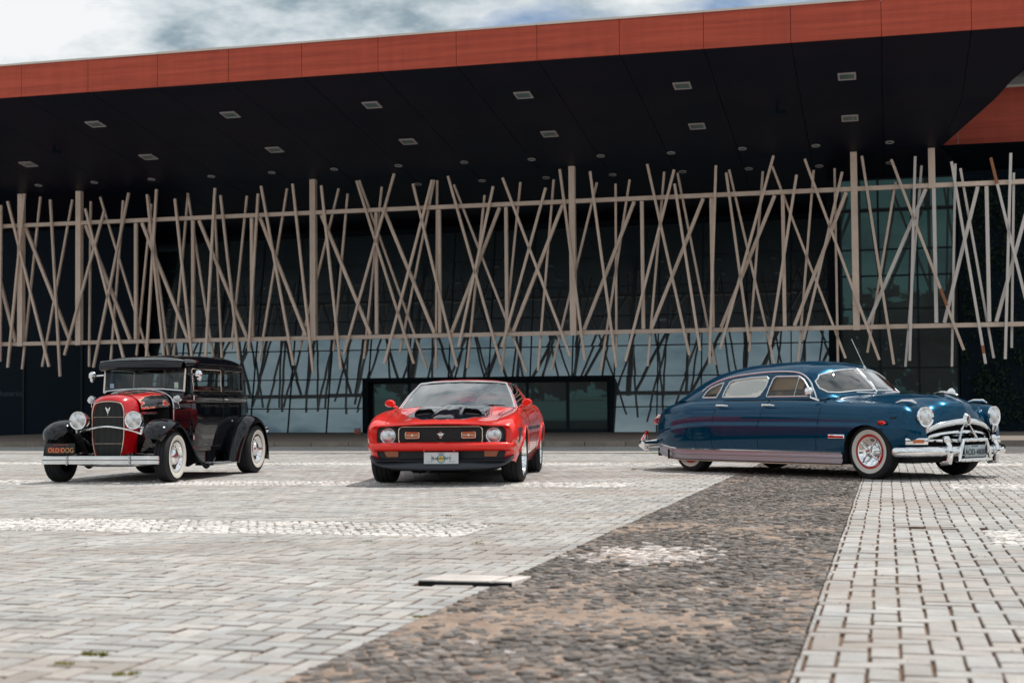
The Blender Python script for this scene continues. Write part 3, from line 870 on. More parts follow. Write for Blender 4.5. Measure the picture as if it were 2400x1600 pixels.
# entrance: dark portal with glass doors
ua, ub_ = uL + c0 * pw, uL + c1 * pw
ze = ZG0 + rows[re_] * math.cos(TILT)
ent = []
wallbox('portal_jamb', ua + 0.01, ua + 0.22, DG - 0.30, DG + 0.9, ZG0 - 0.1, ze + 0.02, M_RECESS)
wallbox('portal_jamb', ub_ - 0.12, ub_ - 0.01, DG - 0.30, DG + 0.9, ZG0 - 0.1, ze + 0.02, M_RECESS)
wallbox('portal_lintel', ua + 0.225, ub_ - 0.125, DG - 0.30, DG + 0.9, ze - 0.12, ze + 0.02, M_RECESS)
nd = 6; dw = (ub_ - 0.125 - ua - 0.225) / nd
for i in range(nd):
    a = ua + 0.225 + i * dw
    dr = wallbox('door', a + 0.004, a + dw - 0.004, DG + 0.02, DG + 0.05, ZG0 + 0.0, ze - 0.125, M_MULL)
    wallbox('door_glass', a + 0.06, a + dw - 0.06, DG + 0.005, DG + 0.017, ZG0 + 0.12, ze - 0.19, M_PANED, dr)
M_FAINT = mat('faint_lettering', (0.012, 0.035, 0.055), 0.5); M_FAINTG = mat('faint_green_lettering', (0.012, 0.05, 0.042), 0.5)
u6, z6 = on_plane(921, 911, DG - 0.01)
text('lettering', '6X', 0.36, M_FAINTG, hall, face_mat(FP(u6, DG - 0.30 if False else DG - 0.006, z6), A_, (0, 0, 1)))
u6, z6 = on_plane(52, 922, DG - 0.3)
text('lettering', 'Bilheterias', 0.30, M_FAINT, hall, face_mat(FP(u6, DG - 0.256, z6), A_, (0, 0, 1)), 'RIGHT')

# right part: plain green-tinted curtain wall, then a wall with climbing plants
gw = root('green_glass_wall', 'dark green tinted glass wall behind the lattice at right, between mirror glass and ivy wall', 'glass wall')
uG0, _ = on_plane(1972, 700, 44.6); uG1, _ = on_plane(2243, 700, 44.6); DW = 44.6
xs = np.linspace(uG0, uG1, 4); zs = [-0.2, 1.55, 3.35, 4.35, 5.15, 6.35, 7.3]
for i in range(3):
    for j in range(6):
        wallbox('glass_pane', xs[i] + 0.02, xs[i + 1] - 0.02, DW, DW + 0.02, zs[j] + 0.02, zs[j + 1] - 0.02, M_PANED, gw)
for i in range(4): wallbox('mullion', xs[i] - 0.03, xs[i] + 0.03, DW - 0.05, DW + 0.04, -0.4, 7.35, M_MULL, gw)
for j in range(7): wallbox('transom', uG0 + 0.03, uG1 - 0.03, DW - 0.035, DW - 0.003, zs[j] - 0.025, zs[j] + 0.025, M_MULL, gw)
wallbox('backing', uG0 - 0.4, uG1, DW + 0.05, DW + 0.3, -0.4, 7.35, M_RECESS, gw)
iw = root('ivy_wall', 'dark wall overgrown with climbing plants at far right', 'wall')
wallbox('wall_face', uG1 + 0.05, uG1 + 14, 44.4, 44.9, -0.6, 7.4, M_DARK, iw)
M_IVY = leafmat('ivy_leaf', (0.005, 0.018, 0.012), (0.016, 0.032, 0.016))
V = []; Fc = []; r = random.Random(11)
for k in range(16000):
    u = uG1 + 0.1 + r.random() * 9; z = -0.45 + 7.6 * r.random()
    d = noise.fractal(Vector((u * 0.9, z * 0.9, 4.2)), 1.0, 2.0, 4)
    if d < -0.05 and r.random() < 0.75: continue
    D = 44.38 - r.random() * (0.12 + 0.25 * max(0, d)); s = r.uniform(0.03, 0.075)
    n = Vector((r.gauss(0, 0.6), r.gauss(0, 0.6) - 1, r.gauss(0, 0.6) + 0.3)).normalized(); t = n.orthogonal().normalized(); bt_ = n.cross(t)
    c = FP(u, D, z); i0 = len(V)
    V += [c + t * s, c + bt_ * s * 0.7, c - t * s, c - bt_ * s * 0.7]; Fc.append((i0, i0 + 1, i0 + 2, i0 + 3))
link('ivy_leaves', mk('ivy_leaves', V, Fc, M_IVY), iw, kind='stuff')

# the far wing: its own red fascia and soffit seen past the skewed edge, pale parapet above
wing = root('side_wing', 'red clad side wing with pale parapet showing past the skewed canopy edge at upper right', 'building')
DWg = 43.2
uw0, zw0 = on_plane(2195, 344, DWg); uw1, zw1 = on_plane(2400, 341, DWg); _, zt = on_plane(2390, 204, DWg)
us_, _ = on_plane(2246, 330, DWg)
for a, b in ((uw0 - 3.2, us_ - 0.006), (us_ + 0.006, us_ + 2.9), (us_ + 2.912, us_ + 5.8), (us_ + 5.812, us_ + 8.8)):
    wallbox('fascia_panel', a, b, DWg, DWg + 0.06, (zw0 + zw1) / 2, zt, M_FASC, wing)
wallbox('coping', uw0 - 3.2, us_ + 8.8, DWg - 0.04, DWg + 0.3, zt + 0.003, zt + 0.07, M_COP, wing)
wallbox('soffit', uw0 - 3.2, us_ + 8.8, DWg + 0.07, DWg + 1.1, (zw0 + zw1) / 2 + 0.02, (zw0 + zw1) / 2 + 0.06, M_SOFF, wing)
M_PAR = mat('pale_parapet', (0.55, 0.54, 0.52), 0.6)
u_a, z_a = on_plane(2366, 203, 44.5); u_b, z_b = on_plane(2420, 172, 44.5)
V = [FP(u_a, 44.5, z_a), FP(u_b + 4, 44.5, z_a), FP(u_b + 4, 44.5, z_b + 2.3), FP(u_b, 44.5, z_b), FP(u_a, 44.9, z_a), FP(u_b + 4, 44.9, z_a), FP(u_b + 4, 44.9, z_b + 2.3), FP(u_b, 44.9, z_b)]
link('parapet', mk('parapet', V, [(0, 1, 2, 3), (7, 6, 5, 4), (0, 4, 5, 1), (1, 5, 6, 2), (2, 6, 7, 3), (3, 7, 4, 0)], M_PAR), wing)

# ------------------------------------------------------------------ lights and camera under the soffit
sn = (FP(0, DL, Z_CT) - FP(0, DF, Z_FB)).normalized()
M_LF = mat('light_frame', (0.42, 0.38, 0.38), 0.45); M_LD = mat('light_glass', (0.10, 0.16, 0.15), 0.15)
def soffit_hit(px, py):
    d = ray(px, py); nrm = sn.cross(A_).normalized()
    P0 = FP(0, DF, Z_FB); t = (P0 - CPOS).dot(nrm) / d.dot(nrm); return CPOS + d * t
def soff_frame(P):
    up = A_.cross(sn).normalized()
    if up.z < 0: up = -up
    M = Matrix.Identity(4)
    for i in range(3): M[i][0] = A_[i]; M[i][1] = sn[i]; M[i][2] = up[i]; M[i][3] = P[i]
    return M
ordn = ['leftmost', 'second from left', 'third from left', 'fourth from left', 'fifth from left', 'sixth from left', 'seventh from left', 'eighth from left', 'ninth from left', 'tenth from left', 'eleventh from left', 'twelfth from left', 'thirteenth from left', 'fourteenth from left']
sq0 = None
for row, rn, pts in ((0, 'front', [(224, 290), (540, 268), (872, 245), (1227, 222), (1599, 200), (1985, 178)]), (1, 'second', [(67, 384), (348, 367), (644, 350), (957, 331), (1288, 313), (1634, 295), (1992, 276)])):
    for k, (px, py) in enumerate(pts):
        P = soffit_hit(px, py)
        lb = 'square recessed light, %s in the %s row under the soffit' % (ordn[k], rn)
        if sq0 is None:
            sq0 = root('ceiling_light', lb, 'ceiling light', soff_frame(P), 'square lights under the soffit')
            fr = join(box(-.22, .22, -.22, -.175, -.035, -.003), box(-.22, .22, .175, .22, -.035, -.003), box(-.22, -.175, -.174, .174, -.035, -.003), box(.175, .22, -.174, .174, -.035, -.003))
            part('frame', fr, M_LF, sq0, False); part('diffuser', box(-.174, .174, -.174, .174, -.02, -.004), M_LD, sq0, False)
        else:
            o = sq0.copy(); COL.objects.link(o); o.matrix_world = soff_frame(P); o['label'] = lb
            for c in list(sq0.children):
                cc = c.copy(); COL.objects.link(cc); cc.parent = o
rd0 = None
for rn, pts in (('nearer', [(90, 434), (221, 427), (355, 420), (495, 413), (637, 404), (783, 396), (934, 388), (1088, 380), (1246, 373), (1408, 365), (1573, 358), (1740, 348), (1912, 341), (2085, 333)]),
                ('farther', [(980, 431), (1130, 423), (1280, 416), (1436, 409), (1600, 402), (1755, 395), (1920, 389), (2086, 381)])):
    for k, (px, py) in enumerate(pts):
        P = soffit_hit(px, py)
        lb = 'small round downlight, %s in the %s row near the lattice' % (ordn[k], rn)
        if rd0 is None:
            rd0 = root('downlight', lb, 'downlight', soff_frame(P), 'round downlights under the soffit')
            part('ring', lathe([(0.085, -0.002), (0.085, -0.022), (0.12, -0.022), (0.12, -0.002)], 20, 'z'), M_LF, rd0)
            part('lens', lathe([(0.0, -0.012), (0.084, -0.012)], 20, 'z'), M_LD, rd0)
        else:
            o = rd0.copy(); COL.objects.link(o); o.matrix_world = soff_frame(P); o['label'] = lb
            for c in list(rd0.children):
                cc = c.copy(); COL.objects.link(cc); cc.parent = o
for px, py, lb in ((1822, 250, 'small dark security camera hanging under the soffit on the right'), (128, 345, 'small dark security camera hanging under the soffit at far left')):
    P = soffit_hit(px, py)
    c_ = root('security_camera', lb, 'security camera', soff_frame(P))
    part('mount', tube([(0, 0, 0), (0, 0, -0.12)], 0.03, 8), M_DARK, c_); part('housing', rbox(-0.05, 0.22, -0.05, 0.05, -0.21, -0.12, 0.012), M_DARK, c_)
    part('lens', tube([(0.221, 0, -0.165), (0.235, 0, -0.165)], 0.03, 10), M_GAP, c_)

# ------------------------------------------------------------------ the steel lattice screen
lat = root('lattice_screen', 'beige steel lattice of tilted bars hung in front of the glass', 'lattice')
def LP(px, py, D): u, z = on_plane(px, py, D); return FP(u, D, z)
_, zlb = on_plane(1343, 780, DL); _, zub = on_plane(1343, 472, DL)
uB0, uB1 = on_plane(-160, 800, DL)[0], on_plane(2560, 800, DL)[0]
def lpart(name, vf, m=M_STEEL, **k): return part(name, vf, m, lat, False, **k)
for zz in (zlb, zub): lpart('beam', beam(FP(uB0, DL, zz), FP(uB1, DL, zz), 0.12, 0.125))
for px, pt in ((50, 455), (186, 448), (735, 420), (1343, 389), (2005, 361), (2188, 351)):
    u, _ = on_plane(px, 620, DL)
    low = zub - 0.08 if px == 2188 else zlb - 0.08
    lpart('column', beam(FP(u, DL, low), FP(u, DL, soff_z(DL) - 0.003), 0.185, 0.19, N_))
for px in (318, 452, 590, 882, 1030, 1187, 1506, 1669, 1837, 2192, 2316):
    u, _ = on_plane(px, 620, DL)
    lpart('post', beam(FP(u, DL + 0.02, zlb + 0.08), FP(u, DL + 0.02, zub - 0.08), 0.10, 0.10, N_), M_STEELG if px > 2100 else M_STEEL)
for (a, b) in ((-32, 34), (58, 162), (199, 303), (331, 438), (465, 577), (608, 716), (752, 867), (901, 1017), (1170, 1057), (1318, 1202), (1486, 1368), (1648, 1526), (1816, 1690), (1984, 1862), (2171, 2034), (2293, 2214), (2425, 2336)):
    ua_ = on_plane(a, 490, DL)[0]; ub2 = on_plane(b, 780, DL)[0]
    lpart('brace', beam(FP(ua_, DL + 0.06, zub - 0.082), FP(ub2, DL + 0.06, zlb + 0.082), 0.098, 0.09, N_), M_STEELG if a > 2100 else M_STEEL)
SF = [(18,472,115,859),(3,481,0,847),(58,454,18,861),(118,468,141,882),(200,489,291,844),(245,492,151,832),(302,452,219,861),(345,456,384,838),(367,444,343,839),(410,466,450,838),(504,441,482,836),(517,458,560,842),(605,454,583,820),(612,436,688,856),(686,431,734,872),(753,435,799,864),(836,424,970,852),(924,407,806,831),(968,431,1071,859),(1013,422,901,852),(1050,413,1175,856),(1156,437,1075,812),(1178,417,1337,835),(1279,440,1177,813),(1312,397,1371,845),(1383,402,1445,861),(1517,385,1616,832),(1580,398,1466,846),(1581,431,1641,821),(1678,388,1663,852),(1702,405,1756,801),(1813,365,1688,818),(1867,410,1805,808),(1886,373,2061,843),(1974,403,1883,796),(2020,366,2095,854),(2089,374,2259,820),(2145,367,2132,845),(2230,379,2310,852),(2322,370,2440,848),(2369,359,2356,841)]
SB = [(95,461,52,865),(170,468,99,859),(213,472,209,859),(235,462,350,838),(289,470,259,853),(348,460,395,838),(355,478,320,833),(441,455,407,836),(440,453,500,836),(502,458,520,838),(579,459,542,819),(673,442,608,846),(794,442,702,820),(815,454,782,822),(842,423,1000,862),(895,438,853,840),(1018,422,937,827),(1025,423,1022,864),(1064,433,1235,873),(1136,458,1095,862),(1220,427,1176,870),(1298,421,1261,868),(1399,428,1293,866),(1443,431,1445,820),(1476,421,1408,869),(1557,403,1518,858),(1588,406,1677,855),(1709,398,1815,853),(1788,402,1756,824),(1810,390,1982,839),(1907,399,1871,851),(1956,395,1964,851),(2099,427,2033,826),(2160,388,2122,859),(2239,384,2231,859),(2251,395,2329,839),(2376,405,2371,815),(-30,470,-60,850),(2430,372,2470,840)]
for lst, D in ((SF, DL - 0.145), (SB, DL + 0.145)):
    for (x0, y0, x1, y1) in lst:
        p, q = LP(x0, y0, D), LP(x1, y1, D)
        w = 0.074 if lst is SF else 0.066
        rusty = (x0, x1) in ((2089, 2259), (2322, 2440), (2230, 2310))
        lpart('bar', beam(p, q, w, w, N_), M_STEELG if min(x0, x1) > 2120 else M_STEEL, **({'label': 'rust streaked bar at the right end of the lattice'} if rusty else {}))
        if rusty:
            t0, t1 = {2089: (0.68, 0.77), 2322: (0.0, 0.13), 2230: (0.91, 0.95)}[x0]
            lpart('rust_patch', beam(p.lerp(q, t0), p.lerp(q, t1), w + 0.006, w + 0.006, N_), M_RUST)

# small things at the foot of the glass
u, _ = on_plane(838, 1012, DG - 0.6)
b_ = root('orange_box', 'small orange box with a blue label standing at the foot of the mirror glass', 'box', Matrix.Translation(FP(u, DG - 0.6, gz(FP(u, DG, 0).y) + 0.108)))
M_OB = mat('orange_box', (0.50, 0.13, 0.05), 0.6)
part('body', rbox(-0.10, 0.10, -0.1, 0.1, 0, 0.2, 0.01), M_OB, b_); part('sticker', box(-0.05, 0.05, -0.104, -0.101, 0.12, 0.19), mat('blue_label', (0.10, 0.28, 0.50), 0.5), b_, False)
# trees across the plaza, behind the viewpoint: they show in the dark glass and the paintwork
V = []; Fc = []; r = random.Random(21); M_TREE = leafmat('far_foliage', (0.02, 0.05, 0.018), (0.05, 0.09, 0.03))
for k in range(40):
    x = -75 + k * 3.9 + r.uniform(-2, 2); y = -42 + r.uniform(-6, 6); h = r.uniform(7, 12)
    i0 = len(V)
    vf = tube([(x, y, gz(y)), (x + .2, y, h * 0.5), (x, y, h * 0.8)], [0.25, 0.18, 0.08], 6); V, Fc = join((V, Fc), vf)
    for q in range(300):
        a = Vector((r.gauss(0, 1), r.gauss(0, 1), r.gauss(0, 1))).normalized() * (r.random() ** 0.4)
        c = Vector((x + a.x * 3.2, y + a.y * 3.2, h * 0.52 + a.z * h * 0.5)); s = r.uniform(0.35, 0.8)
        n = Vector((r.gauss(0, 1), r.gauss(0, 1), r.gauss(0, 1))).normalized(); t = n.orthogonal().normalized(); b2 = n.cross(t); i0 = len(V)
        V += [c + t * s, c + b2 * s, c - t * s, c - b2 * s]; Fc.append((i0, i0 + 1, i0 + 2, i0 + 3))
link('tree_line', mk('tree_line', V, Fc, M_TREE), kind='stuff', label='row of green trees across the plaza, seen reflected in the dark glass', cat='trees')

# ================================================================== CARS
def car_M(O, ang):
    F = Vector((math.sin(ang), -math.cos(ang), 0)); F.z = -SLOPE * F.y; F.normalize()
    L = Vector((math.cos(ang), math.sin(ang), 0)); L.z = -SLOPE * L.y; L.normalize(); U = F.cross(L).normalized()
    M = Matrix.Identity(4)
    for i in range(3): M[i][0] = F[i]; M[i][1] = L[i]; M[i][2] = U[i]
    M[0][3], M[1][3], M[2][3] = O[0], O[1], gz(O[1]) + 0.002
    return M
def tf(vf, loc=(0, 0, 0), rz=0.0, ry=0.0, rx=0.0, flipy=False):
    M = Matrix.Translation(loc) @ Matrix.Rotation(rz, 4, 'Z') @ Matrix.Rotation(ry, 4, 'Y') @ Matrix.Rotation(rx, 4, 'X')
    if flipy: M = Matrix.Diagonal((1, -1, 1, 1)) @ M
    return xf(vf, M)
def wheel(par, x, y, R, w, style, steer=0.0, label=None):
    s = 1 if y > 0 else -1
    h = w / 2; M = Matrix.Translation((x, y, R)) @ Matrix.Rotation(steer, 4, 'Z')
    if s < 0: M = M @ Matrix.Rotation(PI, 4, 'Z')      # outer face is local +y
    rim = {'mag': 0.235, 'wire': 0.205, 'cap': 0.195, 'hot': 0.20}[style]
    rr = rim
    pr = [(rr, -h * 0.82), (rr + 0.25 * (R - rr), -h * 0.98), (R - 0.035, -h * 1.0), (R - 0.012, -h * 0.9), (R - 0.002, -h * 0.72)]
    for g in (-0.45, 0.0, 0.45):
        pr += [(R, g * h - 0.009), (R - 0.010, g * h - 0.006), (R - 0.010, g * h + 0.006), (R, g * h + 0.009)]
    pr += [(R - 0.002, h * 0.72), (R - 0.012, h * 0.9), (R - 0.035, h * 1.0), (rr + 0.45 * (R - rr), h * 1.04), (rr + 0.2 * (R - rr), h * 0.98), (rr, h * 0.82)]
    ty = part('tyre', lathe(pr, 56), M_RUB, par, True, 40, M=M)
    if style in ('wire', 'cap', 'hot'):
        a = rr + 0.08 * (R - rr); b = {'wire': 0.268, 'cap': 0.275, 'hot': 0.275}[style]
        def yo(r): t = (r - rr) / (R - rr); return h * (0.86 + 0.2 * math.sin(min(1, t * 1.4) * PI * 0.6)) + 0.005
        part('whitewall', lathe([(a + (b - a) * k / 6, yo(a + (b - a) * k / 6)) for k in range(7)], 48), M_WW, ty)
    def sub(name, vf, m, p, ang=40): return part(name, vf, m, p, True, ang)
    if style == 'mag':
        rp = [(rr + .008, h * 0.86), (rr + .010, h * 0.93), (rr - .006, h * 0.95), (rr - .016, h * 0.80), (rr - .03, h * 0.2), (rr - .05, -h * 0.3), (0.06, -h * 0.3)]
        rim_o = part('rim', lathe(rp, 48), M_CHROME, par, True, 50, M=M)
        for k in range(5):
            a = 2 * PI * k / 5 + 0.3
            V, Fc = extr([(-0.035, 0.03), (0.035, 0.03), (0.024, rr - 0.02), (-0.024, rr - 0.02)], h * 0.25, h * 0.52, 'y')
            sub('spoke', tf((V, Fc), ry=a), M_CHROMED, rim_o, 30)
        sub('hub_cap', lathe([(0.0, h * 0.72), (0.03, h * 0.7), (0.045, h * 0.6), (0.05, h * 0.3)], 24), M_CHROME, rim_o)
    elif style == 'wire':
        rp = [(rr + .012, h * 0.9), (rr - .006, h * 0.9), (rr - .018, h * 0.8)]
        part('rim', lathe(rp, 48), M_REDF, par, True, 50, M=M)
        cap = part('hub_cap', lathe([(rr - .018, h * 0.86), (rr - .024, h * 0.98), (rr - .04, h * 0.95), (rr - .07, h * 0.72), (0.07, h * 0.62), (0.068, h * 0.85), (0.05, h * 0.93), (0.02, h * 0.93), (0, h * 0.93)], 48), M_CHROME, par, True, 40, M=M)
        for k in range(4):
            a = PI / 4 + 2 * PI * k / 4 + 0.12
            sub('spoke', tf(tube([(0.03, h * 1.06, 0), (0.10, h * 1.10, 0), (rr - .036, h * 1.0, 0)], [0.012, 0.010, 0.009], 8), ry=a), M_CHROME, cap)
        sub('emblem', lathe([(0, h * 1.1), (0.02, h * 1.09), (0.026, h * 1.0)], 16), M_CHROME, cap)
    elif style == 'hot':
        rp = [(rr + .008, h * 0.88), (rr + .006, h * 0.95), (rr - .012, h * 0.95), (rr - .03, h * 0.70), (rr - .045, h * 0.55), (0.09, h * 0.52)]
        rim_o = part('rim', lathe(rp, 48), M_CHROME, par, True, 50, M=M)
        sub('hub_cap', lathe([(0.10, h * 0.54), (0.098, h * 0.75), (0.08, h * 0.93), (0.05, h * 1.02), (0.03, h * 1.05)], 32), M_CHROME, rim_o)
        sub('emblem', lathe([(0.031, h * 1.05), (0.02, h * 1.09), (0, h * 1.1)], 16), M_CHROMED, rim_o)
        for k in range(16):
            a = 2 * PI * k / 16; sub('slot', tf(box(-0.006, 0.006, h * 0.53, h * 0.57, 0.120, 0.142), ry=a), M_UNDER, rim_o)
def headlamp(par, x, y, z, r, ring_r=None, deep=0.12, rz=0.0, bucket=None, bulge=0.03, name='headlight'):
    M = Matrix.Translation((x, y, z)) @ Matrix.Rotation(rz, 4, 'Z')
    rg = ring_r or r * 1.14
    hl = part(name, lathe([(r * 0.97, 0.0), (rg * 0.98, 0.006), (rg, -0.008), (rg * 0.98, -0.03)], 36, 'x'), M_CHROME, par, M=M)
    part('lens', lathe([(0, bulge), (r * 0.4, bulge * 0.85), (r * 0.75, bulge * 0.5), (r, 0.0)], 36, 'x'), M_LENS, hl)
    if bucket: part('bucket', lathe([(rg * 0.98, -0.028), (rg * 0.95, -0.06), (rg * 0.75, -deep * 0.75), (rg * 0.4, -deep), (0, -deep * 1.07)], 32, 'x'), bucket, hl)
    return hl
def seat(par, x, y0, y1, z, m, hb=0.5):
    o = part('seat', rbox(x - 0.05, x + 0.5, y0, y1, z - 0.16, z, 0.05, 3), m, par)
    bk = rbox(-0.08, 0.08, y0, y1, 0, hb, 0.06, 3)
    part('seat_back', tf(bk, (x - 0.06, 0, z - 0.05), ry=-0.2), m, o)
def draper(V, zmin=0.6):
    Vt = V[V[:, 2] > zmin]
    def f(x, y, off=0.0):
        d = (Vt[:, 0] - x) ** 2 + (Vt[:, 1] - y) ** 2; k = np.argsort(d)[:5]; w = 1 / (d[k] + 1e-6)
        return float((Vt[k, 2] * w).sum() / w.sum()) + off
    return f
def steering(par, x, y, z, r=0.19, tilt=0.35, m=None):
    ring = [Vector((0, r * math.cos(a), r * math.sin(a))) for a in np.linspace(0, 2 * PI, 29)[:-1]]
    vf = join(tube(ring, 0.013, 8, True), tube([(0, -r, 0), (0.02, 0, 0), (0, r, 0)], 0.011, 6), tube([(0, 0, 0), (0.35, 0, -0.1)], 0.02, 8))
    part('steering_wheel', tf(vf, (x, y, z), ry=tilt), m or M_SEATK, par)

# ------------------------------------------------------------------ the blue sedan
CB = root('vintage_sedan', 'deep blue streamlined four-door sedan with chrome grille and whitewall tyres', 'car', car_M((4.16, 19.27), math.radians(36)))
zr = [.30, .45, .655, .688, .80, .92, .985]; wr = [.952, .976, .986, .966, .958, .915, .84]
def hs(x, k, z=None, dx=None, w=None):
    z = z or zr; w = w or wr
    return [(x + (dx[j] if dx else 0), w[j] * k, z[j]) for j in range(7)]
HS = [
    hs(-2.86, 0.0, [.34, .40, .50, .53, .60, .68, .735], [.05, 0, 0, .01, .04, .10, .17]),
    hs(-2.82, 0.30, [.34, .40, .50, .53, .61, .70, .755], [.05, 0, 0, .01, .04, .10, .16]),
    hs(-2.70, 0.56, [.33, .40, .50, .53, .63, .735, .80], [.04, 0, 0, .01, .02, .06, .10]),
    hs(-2.50, 0.76, [.32, .40, .51, .545, .66, .785, .855], [.03, 0, 0, 0, .01, .03, .04]),
    hs(-2.20, 0.885, [.31, .42, .55, .585, .71, .85, .92]),
    hs(-1.80, 0.96, [.30, .44, .61, .645, .77, .90, .965]),
    hs(-1.30, 0.992, [.30, .45, .648, .682, .795, .918, .985]),
    hs(-0.60, 1.0), hs(0.20, 1.0), hs(0.80, 1.0, [.30, .45, .655, .688, .80, .91, .97]),
    hs(1.30, 1.0, [.30, .45, .655, .688, .79, .89, .945]),
    hs(1.80, 0.995, [.30, .45, .65, .685, .78, .875, .925]),
    hs(2.05, 0.965, [.34, .46, .64, .675, .77, .86, .905]),
    hs(2.20, 0.90, [.38, .47, .62, .655, .75, .83, .875], [0, .02, .02, .02, 0, -.02, -.05]),
    hs(2.28, 0.80, [.40, .48, .60, .63, .72, .79, .83], [0, .02, .02, .02, .0, -.02, -.05]),
    hs(2.31, 0.69, [.40, .48, .575, .60, .68, .745, .785], [0, .02, .02, .02, 0, -.02, -.05]),
]
G = surf(HS, 190, 34, cv=(2, 3))
V0, F0 = gridvf(G)
def both(V, Fc): 
    V2 = V.copy(); V2[:, 1] *= -1
    return V2, Fc[:, ::-1]
arch = [(1.65 + .385 * math.cos(a), .30 + .365 * math.sin(a)) for a in np.linspace(-0.35, PI + 0.35, 30)]
arch = [(1.262, .0)] + [(1.262, .30)] + [(1.65 - .388 * math.cos(a), .32 + .345 * math.sin(a)) for a in np.linspace(0.1, PI - 0.1, 26)] + [(2.038, .30), (2.06, 0.0)]
V0, a_, F0 = cut(V0, F0, arch)
fdp = [(-.23, .312), (-.21, .70), (-.15, .86), (-.09, .985), (.87, .985), (.84, .80), (.80, .55), (.78, .312)]
rdp = [(-1.10, .312), (-1.08, .77), (-1.02, .89), (-.93, .985), (-.09, .985), (-.15, .86), (-.21, .70), (-.23, .312)]
for k in (0, 1): pass
V0, fd_, F0 = cut(V0, F0, fdp); V0, rd_, F0 = cut(V0, F0, rdp)
TR = []
for i in range(6):
    b = np.array(HS[i][6]); zc = [.80, .815, .865, .925, .985, 1.03][i]
    xs_ = b[0] - [0.0, .0, .02, .02, .02, .02][i]
    TR.append([tuple(b), (xs_, b[1] * .72, b[2] + (zc - b[2]) * .62), (xs_ - .01, b[1] * .36, b[2] + (zc - b[2]) * .92), (xs_ - .01, 0, zc)])
TR[0] = [(HS[0][6][0], 0, HS[0][6][2])] * 4
TR.append([(-1.45, .83, .98), (-1.45, .60, 1.0), (-1.45, .3, 1.03), (-1.45, 0, 1.04)])
TG = mirror_grid(surf(TR, 40, 16))
HD = [
    [(.80, .838, .968), (.84, .74, .992), (.90, .55, 1.025), (.95, .30, 1.045), (.98, 0, 1.052)],
    [(1.30, .84, .945), (1.30, .70, .955), (1.32, .52, .995), (1.33, .28, 1.035), (1.34, 0, 1.045)],
    [(1.80, .836, .925), (1.80, .69, .93), (1.80, .52, .955), (1.80, .28, 1.01), (1.80, 0, 1.035)],
    [(2.05, .811, .905), (2.04, .69, .905), (2.04, .50, .915), (2.06, .27, .985), (2.08, 0, 1.015)],
    [(2.15, .756, .875), (2.17, .66, .868), (2.19, .47, .865), (2.22, .26, .945), (2.25, 0, .975)],
    [(2.23, .672, .83), (2.25, .60, .815), (2.27, .45, .80), (2.32, .26, .87), (2.36, 0, .90)],
    [(2.26, .580, .785), (2.28, .53, .755), (2.31, .42, .725), (2.36, .24, .765), (2.40, 0, .79)],
    [(2.285, .56, .70), (2.30, .50, .675), (2.325, .38, .665), (2.36, .22, .69), (2.39, 0, .705)],
]
HG = mirror_grid(surf(HD, 70, 26))
body = part('body', (V0, clean(V0, F0)[1] if False else F0), M_BLUE, CB, True, 40)
V1, F1 = both(V0, F0); part('body', (V1, F1), M_BLUE, CB, True, 40)
for nm, fs in (('door', fd_), ('door', rd_)):
    for V_, F_ in ((V0, fs), both(V0, fs)):
        v, f = clean(V_, F_); part(nm, (v, f), M_BLUE, CB, True, 40)
part('hood', gridvf(HG), M_BLUE, CB, True, 50); part('trunk_lid', gridvf(TG), M_BLUE, CB, True, 50)
def gapline(V, poly, s, par, name='panel_gap'):
    Vs = V.copy(); Vs[:, 1] *= s
    part(name, trim_on(Vs, poly, (0, 2), 1, s, 0.0042, -0.001), M_GAP, par)
for s in (1, -1):
    gapline(V0, fdp, s, CB); gapline(V0, rdp, s, CB)
M_TRIM = mat('rail_metal', (.74, .75, .76), .40, 0.9)
# greenhouse
GH = [
    [(.80, .82, .985), (.845, .72, 1.01), (.91, .52, 1.035), (.95, .34, 1.048), (.975, .16, 1.056), (.985, 0, 1.06)],
    [(.63, .825, .985), (.625, .765, 1.11), (.70, .62, 1.19), (.76, .42, 1.225), (.795, .2, 1.24), (.805, 0, 1.245)],
    [(.43, .83, .985), (.41, .765, 1.17), (.44, .665, 1.315), (.50, .48, 1.385), (.54, .24, 1.42), (.55, 0, 1.43)],
    [(.20, .835, .985), (.20, .768, 1.17), (.20, .69, 1.33), (.22, .56, 1.415), (.24, .32, 1.472), (.25, 0, 1.488)],
    [(-.45, .84, .985), (-.45, .772, 1.17), (-.45, .69, 1.34), (-.45, .56, 1.43), (-.45, .32, 1.485), (-.45, 0, 1.502)],
    [(-1.05, .835, .985), (-1.05, .765, 1.15), (-1.05, .67, 1.30), (-1.05, .54, 1.39), (-1.05, .31, 1.45), (-1.05, 0, 1.47)],
    [(-1.55, .80, .985), (-1.55, .735, 1.10), (-1.55, .64, 1.20), (-1.55, .52, 1.29), (-1.55, .31, 1.355), (-1.55, 0, 1.378)],
    [(-1.90, .735, .985), (-1.90, .68, 1.04), (-1.90, .60, 1.10), (-1.90, .49, 1.165), (-1.90, .3, 1.225), (-1.90, 0, 1.245)],
    [(-2.22, .60, .955), (-2.22, .54, .985), (-2.23, .47, 1.005), (-2.24, .38, 1.025), (-2.26, .22, 1.045), (-2.27, 0, 1.05)],
    [(-2.42, .42, .90), (-2.43, .36, .91), (-2.44, .30, .92), (-2.46, .24, .925), (-2.48, .12, .925), (-2.50, 0, .925)],
]
GG = mirror_grid(surf(GH, 120, 44))
VG, FG = gridvf(GG)
wq = [(-1.44, 1.03), (-1.42, 1.09), (-1.34, 1.165), (-1.2, 1.215), (-1.09, 1.235), (-1.10, 1.13), (-1.14, 1.03)]
